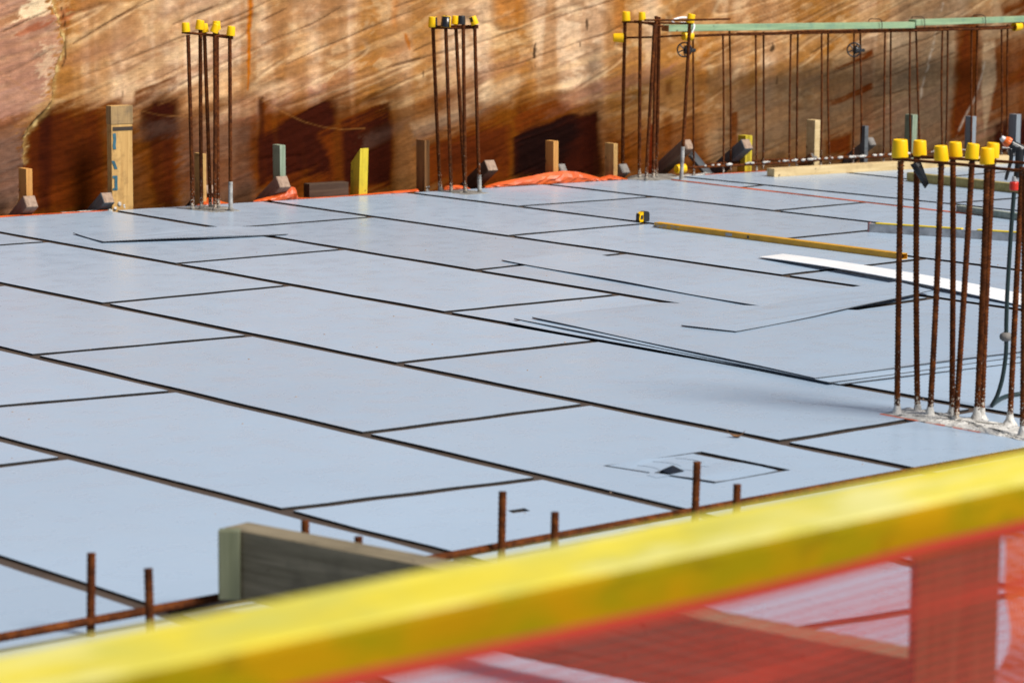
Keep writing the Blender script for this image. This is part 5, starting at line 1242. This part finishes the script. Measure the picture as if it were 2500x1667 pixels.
# netting
def m_net(name, colr, cov, per=.0085):
    t = NT(name)
    uv = t.n('ShaderNodeUVMap'); mp = t.n('ShaderNodeSeparateXYZ'); t.l(uv.outputs[0], mp.inputs[0])
    def strand(sock, th, p): return t.math('GREATER_THAN', t.math('SINE', t.math('MULTIPLY', sock, 2 * PI / p)), th)
    k = t.math('MAXIMUM', strand(mp.outputs[0], cov + .12, per), strand(mp.outputs[1], cov, per * 1.6))
    fold = t.noise(1, 3, vec=t.mapping((.22, 11, 1), src=uv.outputs[0]))
    dense = t.math('GREATER_THAN', t.noise(260, 2, vec=uv.outputs[0]), t.math('MULTIPLY', t.ramp(fold, [(.34, .92), (.58, .47)]), t.ramp(mp.outputs[1], [(.014, .42), (.024, 1.)])))
    k = t.math('MAXIMUM', k, dense)
    t.set(colr, .55)
    tr = t.n('ShaderNodeBsdfTransparent'); tl = t.n('ShaderNodeBsdfTranslucent'); tl.inputs[0].default_value = (*colr, 1)
    m1 = t.n('ShaderNodeMixShader'); m1.inputs[0].default_value = .15; t.l(t.p.outputs[0], m1.inputs[1]); t.l(tl.outputs[0], m1.inputs[2])
    m2 = t.n('ShaderNodeMixShader'); t.l(k, m2.inputs[0]); t.l(tr.outputs[0], m2.inputs[1]); t.l(m1.outputs[0], m2.inputs[2]); t.l(m2.outputs[0], t.out.inputs[0])
    return t.mat
def hanging(name, top, h, mat, label, off=0., amp=.012, nz=26):
    P = smooth_path(top, 8); vs = []; uvs = []; n = len(P); u = 0; s = Vector((0, -1, 0))
    for i, p in enumerate(P):
        if i: u += (p - P[i - 1]).length
        for j in range(nz + 1):
            t = j / nz; w = amp * (math.sin(9 * t * h + 3 * u) + .6 * math.sin(23 * t * h + 7 * u + 1)) * min(1, 4 * t)
            vs.append(p + Vector((0, -off - w + .0 * t, -h * t))); uvs.append((u, h * t))
    fs = [(i * (nz + 1) + j, (i + 1) * (nz + 1) + j, (i + 1) * (nz + 1) + j + 1, i * (nz + 1) + j + 1) for i in range(n - 1) for j in range(nz)]
    mb = MB(); mb.add(vs, fs); o = mb.build(name, mat, origin=P[0], smooth=True)
    lay = o.data.uv_layers.new(name='UVMap')
    for l in o.data.loops: lay.data[l.index].uv = uvs[l.vertex_index]
    return tag(o, label, 'netting')
nt = [Vector(p) + Vector((0, 0, .010 + .014 * max(0, math.sin(PI * (i - .5) / 6.5)))) for i, p in enumerate(D['net_top'])]
nt = [nt[0] - (nt[1] - nt[0]) * 3] + nt + [nt[-1] + (nt[-1] - nt[-2]) * k_ for k_ in (.5, 1., 1.8)]
nt = [Vector((p.x, min(p.y, a.y - .004 + (p.x - a.x) * (b.y - a.y) / (b.x - a.x)), p.z)) for p in nt]
hanging('safety_netting', nt, .95, m_net('red_netting', (.42, .034, .018), .68), 'blurred red orange safety netting hanging below the yellow guard rail', .006)
# denser orange barrier mesh behind, at the right
p0, p1 = [Vector(q) for q in D['post']]
# starter bars
tops = [Vector(p) for p in D['starter']]
root = thing('starter_bars', 'row of short rusty starter bars tied to a long bar, behind the yellow rail', 'rebar', (tops[0].x, tops[0].y, 0))
for p in tops:
    mb = MB(); add_rebar(mb, (p.x + random.uniform(-.008, .008), p.y, -.02), p, .0125, n=10, step=.005, pitch=.018, rib=.0015); mb.build('bar', M['rust_clean'], root, smooth=True)
h0, h1 = [Vector(p) for p in D['starter_h']]
h0.y = h1.y = -8.03; h1.x += 2.5; mb = MB(); add_rebar(mb, h0, h1, .0125, n=10, step=.006, pitch=.018, rib=.0015); mb.build('long_bar', M['rust_clean'], root, smooth=True)
# grey plank on edge, its far end cut on the splay
p, q = [Vector(v) for v in D['plank']]; d = (q - p).normalized(); s = Vector((-d.y, d.x, 0)); th, hgt = .105, .205
if s.x < 0: s = -s
root = thing('timber_plank', 'blurred old grey timber on edge behind the yellow rail, resting on the starter bars', 'timber', (p.x, p.y, p.z - hgt))
c = (p + q) / 2 + s * th / 2 - Vector((0, 0, hgt / 2)); L_ = (q - p).length
mb = MB(); add_box(mb, (0, 0, 0), (0, L_ / 2, 0), (th / 2, 0, 0), (0, 0, hgt / 2), .004)
o = mb.build('body', M['w_plank'], origin=(0, 0, 0)); o.parent = root; c = c - root.location
o.matrix_local = Matrix(((s.x, d.x, 0, c.x), (s.y, d.y, 0, c.y), (0, 0, 1, c.z), (0, 0, 0, 1)))
rr = Vector(D['cam']['R']).normalized(); ff = Vector((-rr.y, rr.x, 0)).normalized()
e = p + rr * .022 - ff * .035; mb = MB(); add_box(mb, (e.x, e.y, p.z - hgt / 2 + .001), rr * .032, ff * .022, (0, 0, hgt / 2 + .001), .004)
mb.build('end_cleat', M['w_cleat'], root)
# brown post at the right, seen through the netting
mb = MB(); pc = (p0 + p1) / 2; dd = (p1 - p0); 
add_box(mb, (pc.x, pc.y, .36), dd / 2, Vector((-dd.y, dd.x, 0)).normalized() * .05, (0, 0, .35), .004)
tag(mb.build('timber_post', M['w_post'], origin=(pc.x, pc.y, .0)), 'blurred brown timber post seen through the netting at the lower right', 'post')
rr = Vector(D['cam']['R']); pe = p1 + rr * .012
hanging('barrier_mesh', [Vector((pe.x, pe.y, .74)), Vector((pe.x, pe.y, .72)) + rr * .25, Vector((pe.x, pe.y, .75)) + rr * .6], .74, m_net('orange_barrier', (.80, .17, .03), -.2), 'blurred bright orange barrier mesh at the lower right corner', 0, .03)

# ------------------------------------------------------------------ light, sky, camera
SUN_EL = 48; sdir = Vector((.30, -.95, 0)).normalized() * math.cos(math.radians(SUN_EL)); sdir.z = math.sin(math.radians(SUN_EL))
w = bpy.data.worlds.new('World'); scene.world = w; w.use_nodes = True; t = w.node_tree; t.nodes.clear()
sky = t.nodes.new('ShaderNodeTexSky'); sky.sky_type = 'NISHITA'; sky.sun_disc = False; sky.sun_elevation = math.radians(SUN_EL)
sky.sun_rotation = math.atan2(sdir.x, sdir.y); sky.air_density = 1.0; sky.dust_density = 2.5; sky.ozone_density = 1.0
bg = t.nodes.new('ShaderNodeBackground'); bg.inputs[1].default_value = .072; ow = t.nodes.new('ShaderNodeOutputWorld')
t.links.new(sky.outputs[0], bg.inputs[0]); t.links.new(bg.outputs[0], ow.inputs[0])
sl = bpy.data.lights.new('sun', 'SUN'); sl.energy = 4.5; sl.angle = math.radians(20); sl.color = (1, .955, .88)
so = bpy.data.objects.new('sun', sl); COL.objects.link(so); so.rotation_euler = sdir.to_track_quat('Z', 'Y').to_euler(); so.location = (0, -8, 20)
cam = bpy.data.cameras.new('camera'); co = bpy.data.objects.new('camera', cam); COL.objects.link(co)
cd = D['cam']; Rv, Uv, Fv = Vector(cd['R']), Vector(cd['U']), Vector(cd['fwd'])
co.matrix_world = Matrix(((Rv.x, Uv.x, -Fv.x, cd['loc'][0]), (Rv.y, Uv.y, -Fv.y, cd['loc'][1]), (Rv.z, Uv.z, -Fv.z, cd['loc'][2]), (0, 0, 0, 1)))
cam.sensor_width = 36; cam.lens = cd['f'] / 2500 * 36; cam.clip_end = 1000; cam.clip_start = .05
cam.dof.use_dof = True; cam.dof.focus_distance = 15.4; cam.dof.aperture_fstop = 3.8; cam.dof.aperture_blades = 0
scene.camera = co
vs_ = scene.view_settings; vs_.view_transform = 'Standard'; vs_.look = 'None'; vs_.exposure = EXPOSURE; vs_.gamma = 1; vs_.use_curve_mapping = False
scene.cycles.use_denoising = True
scene.cycles.max_bounces = 8; scene.cycles.transparent_max_bounces = 12
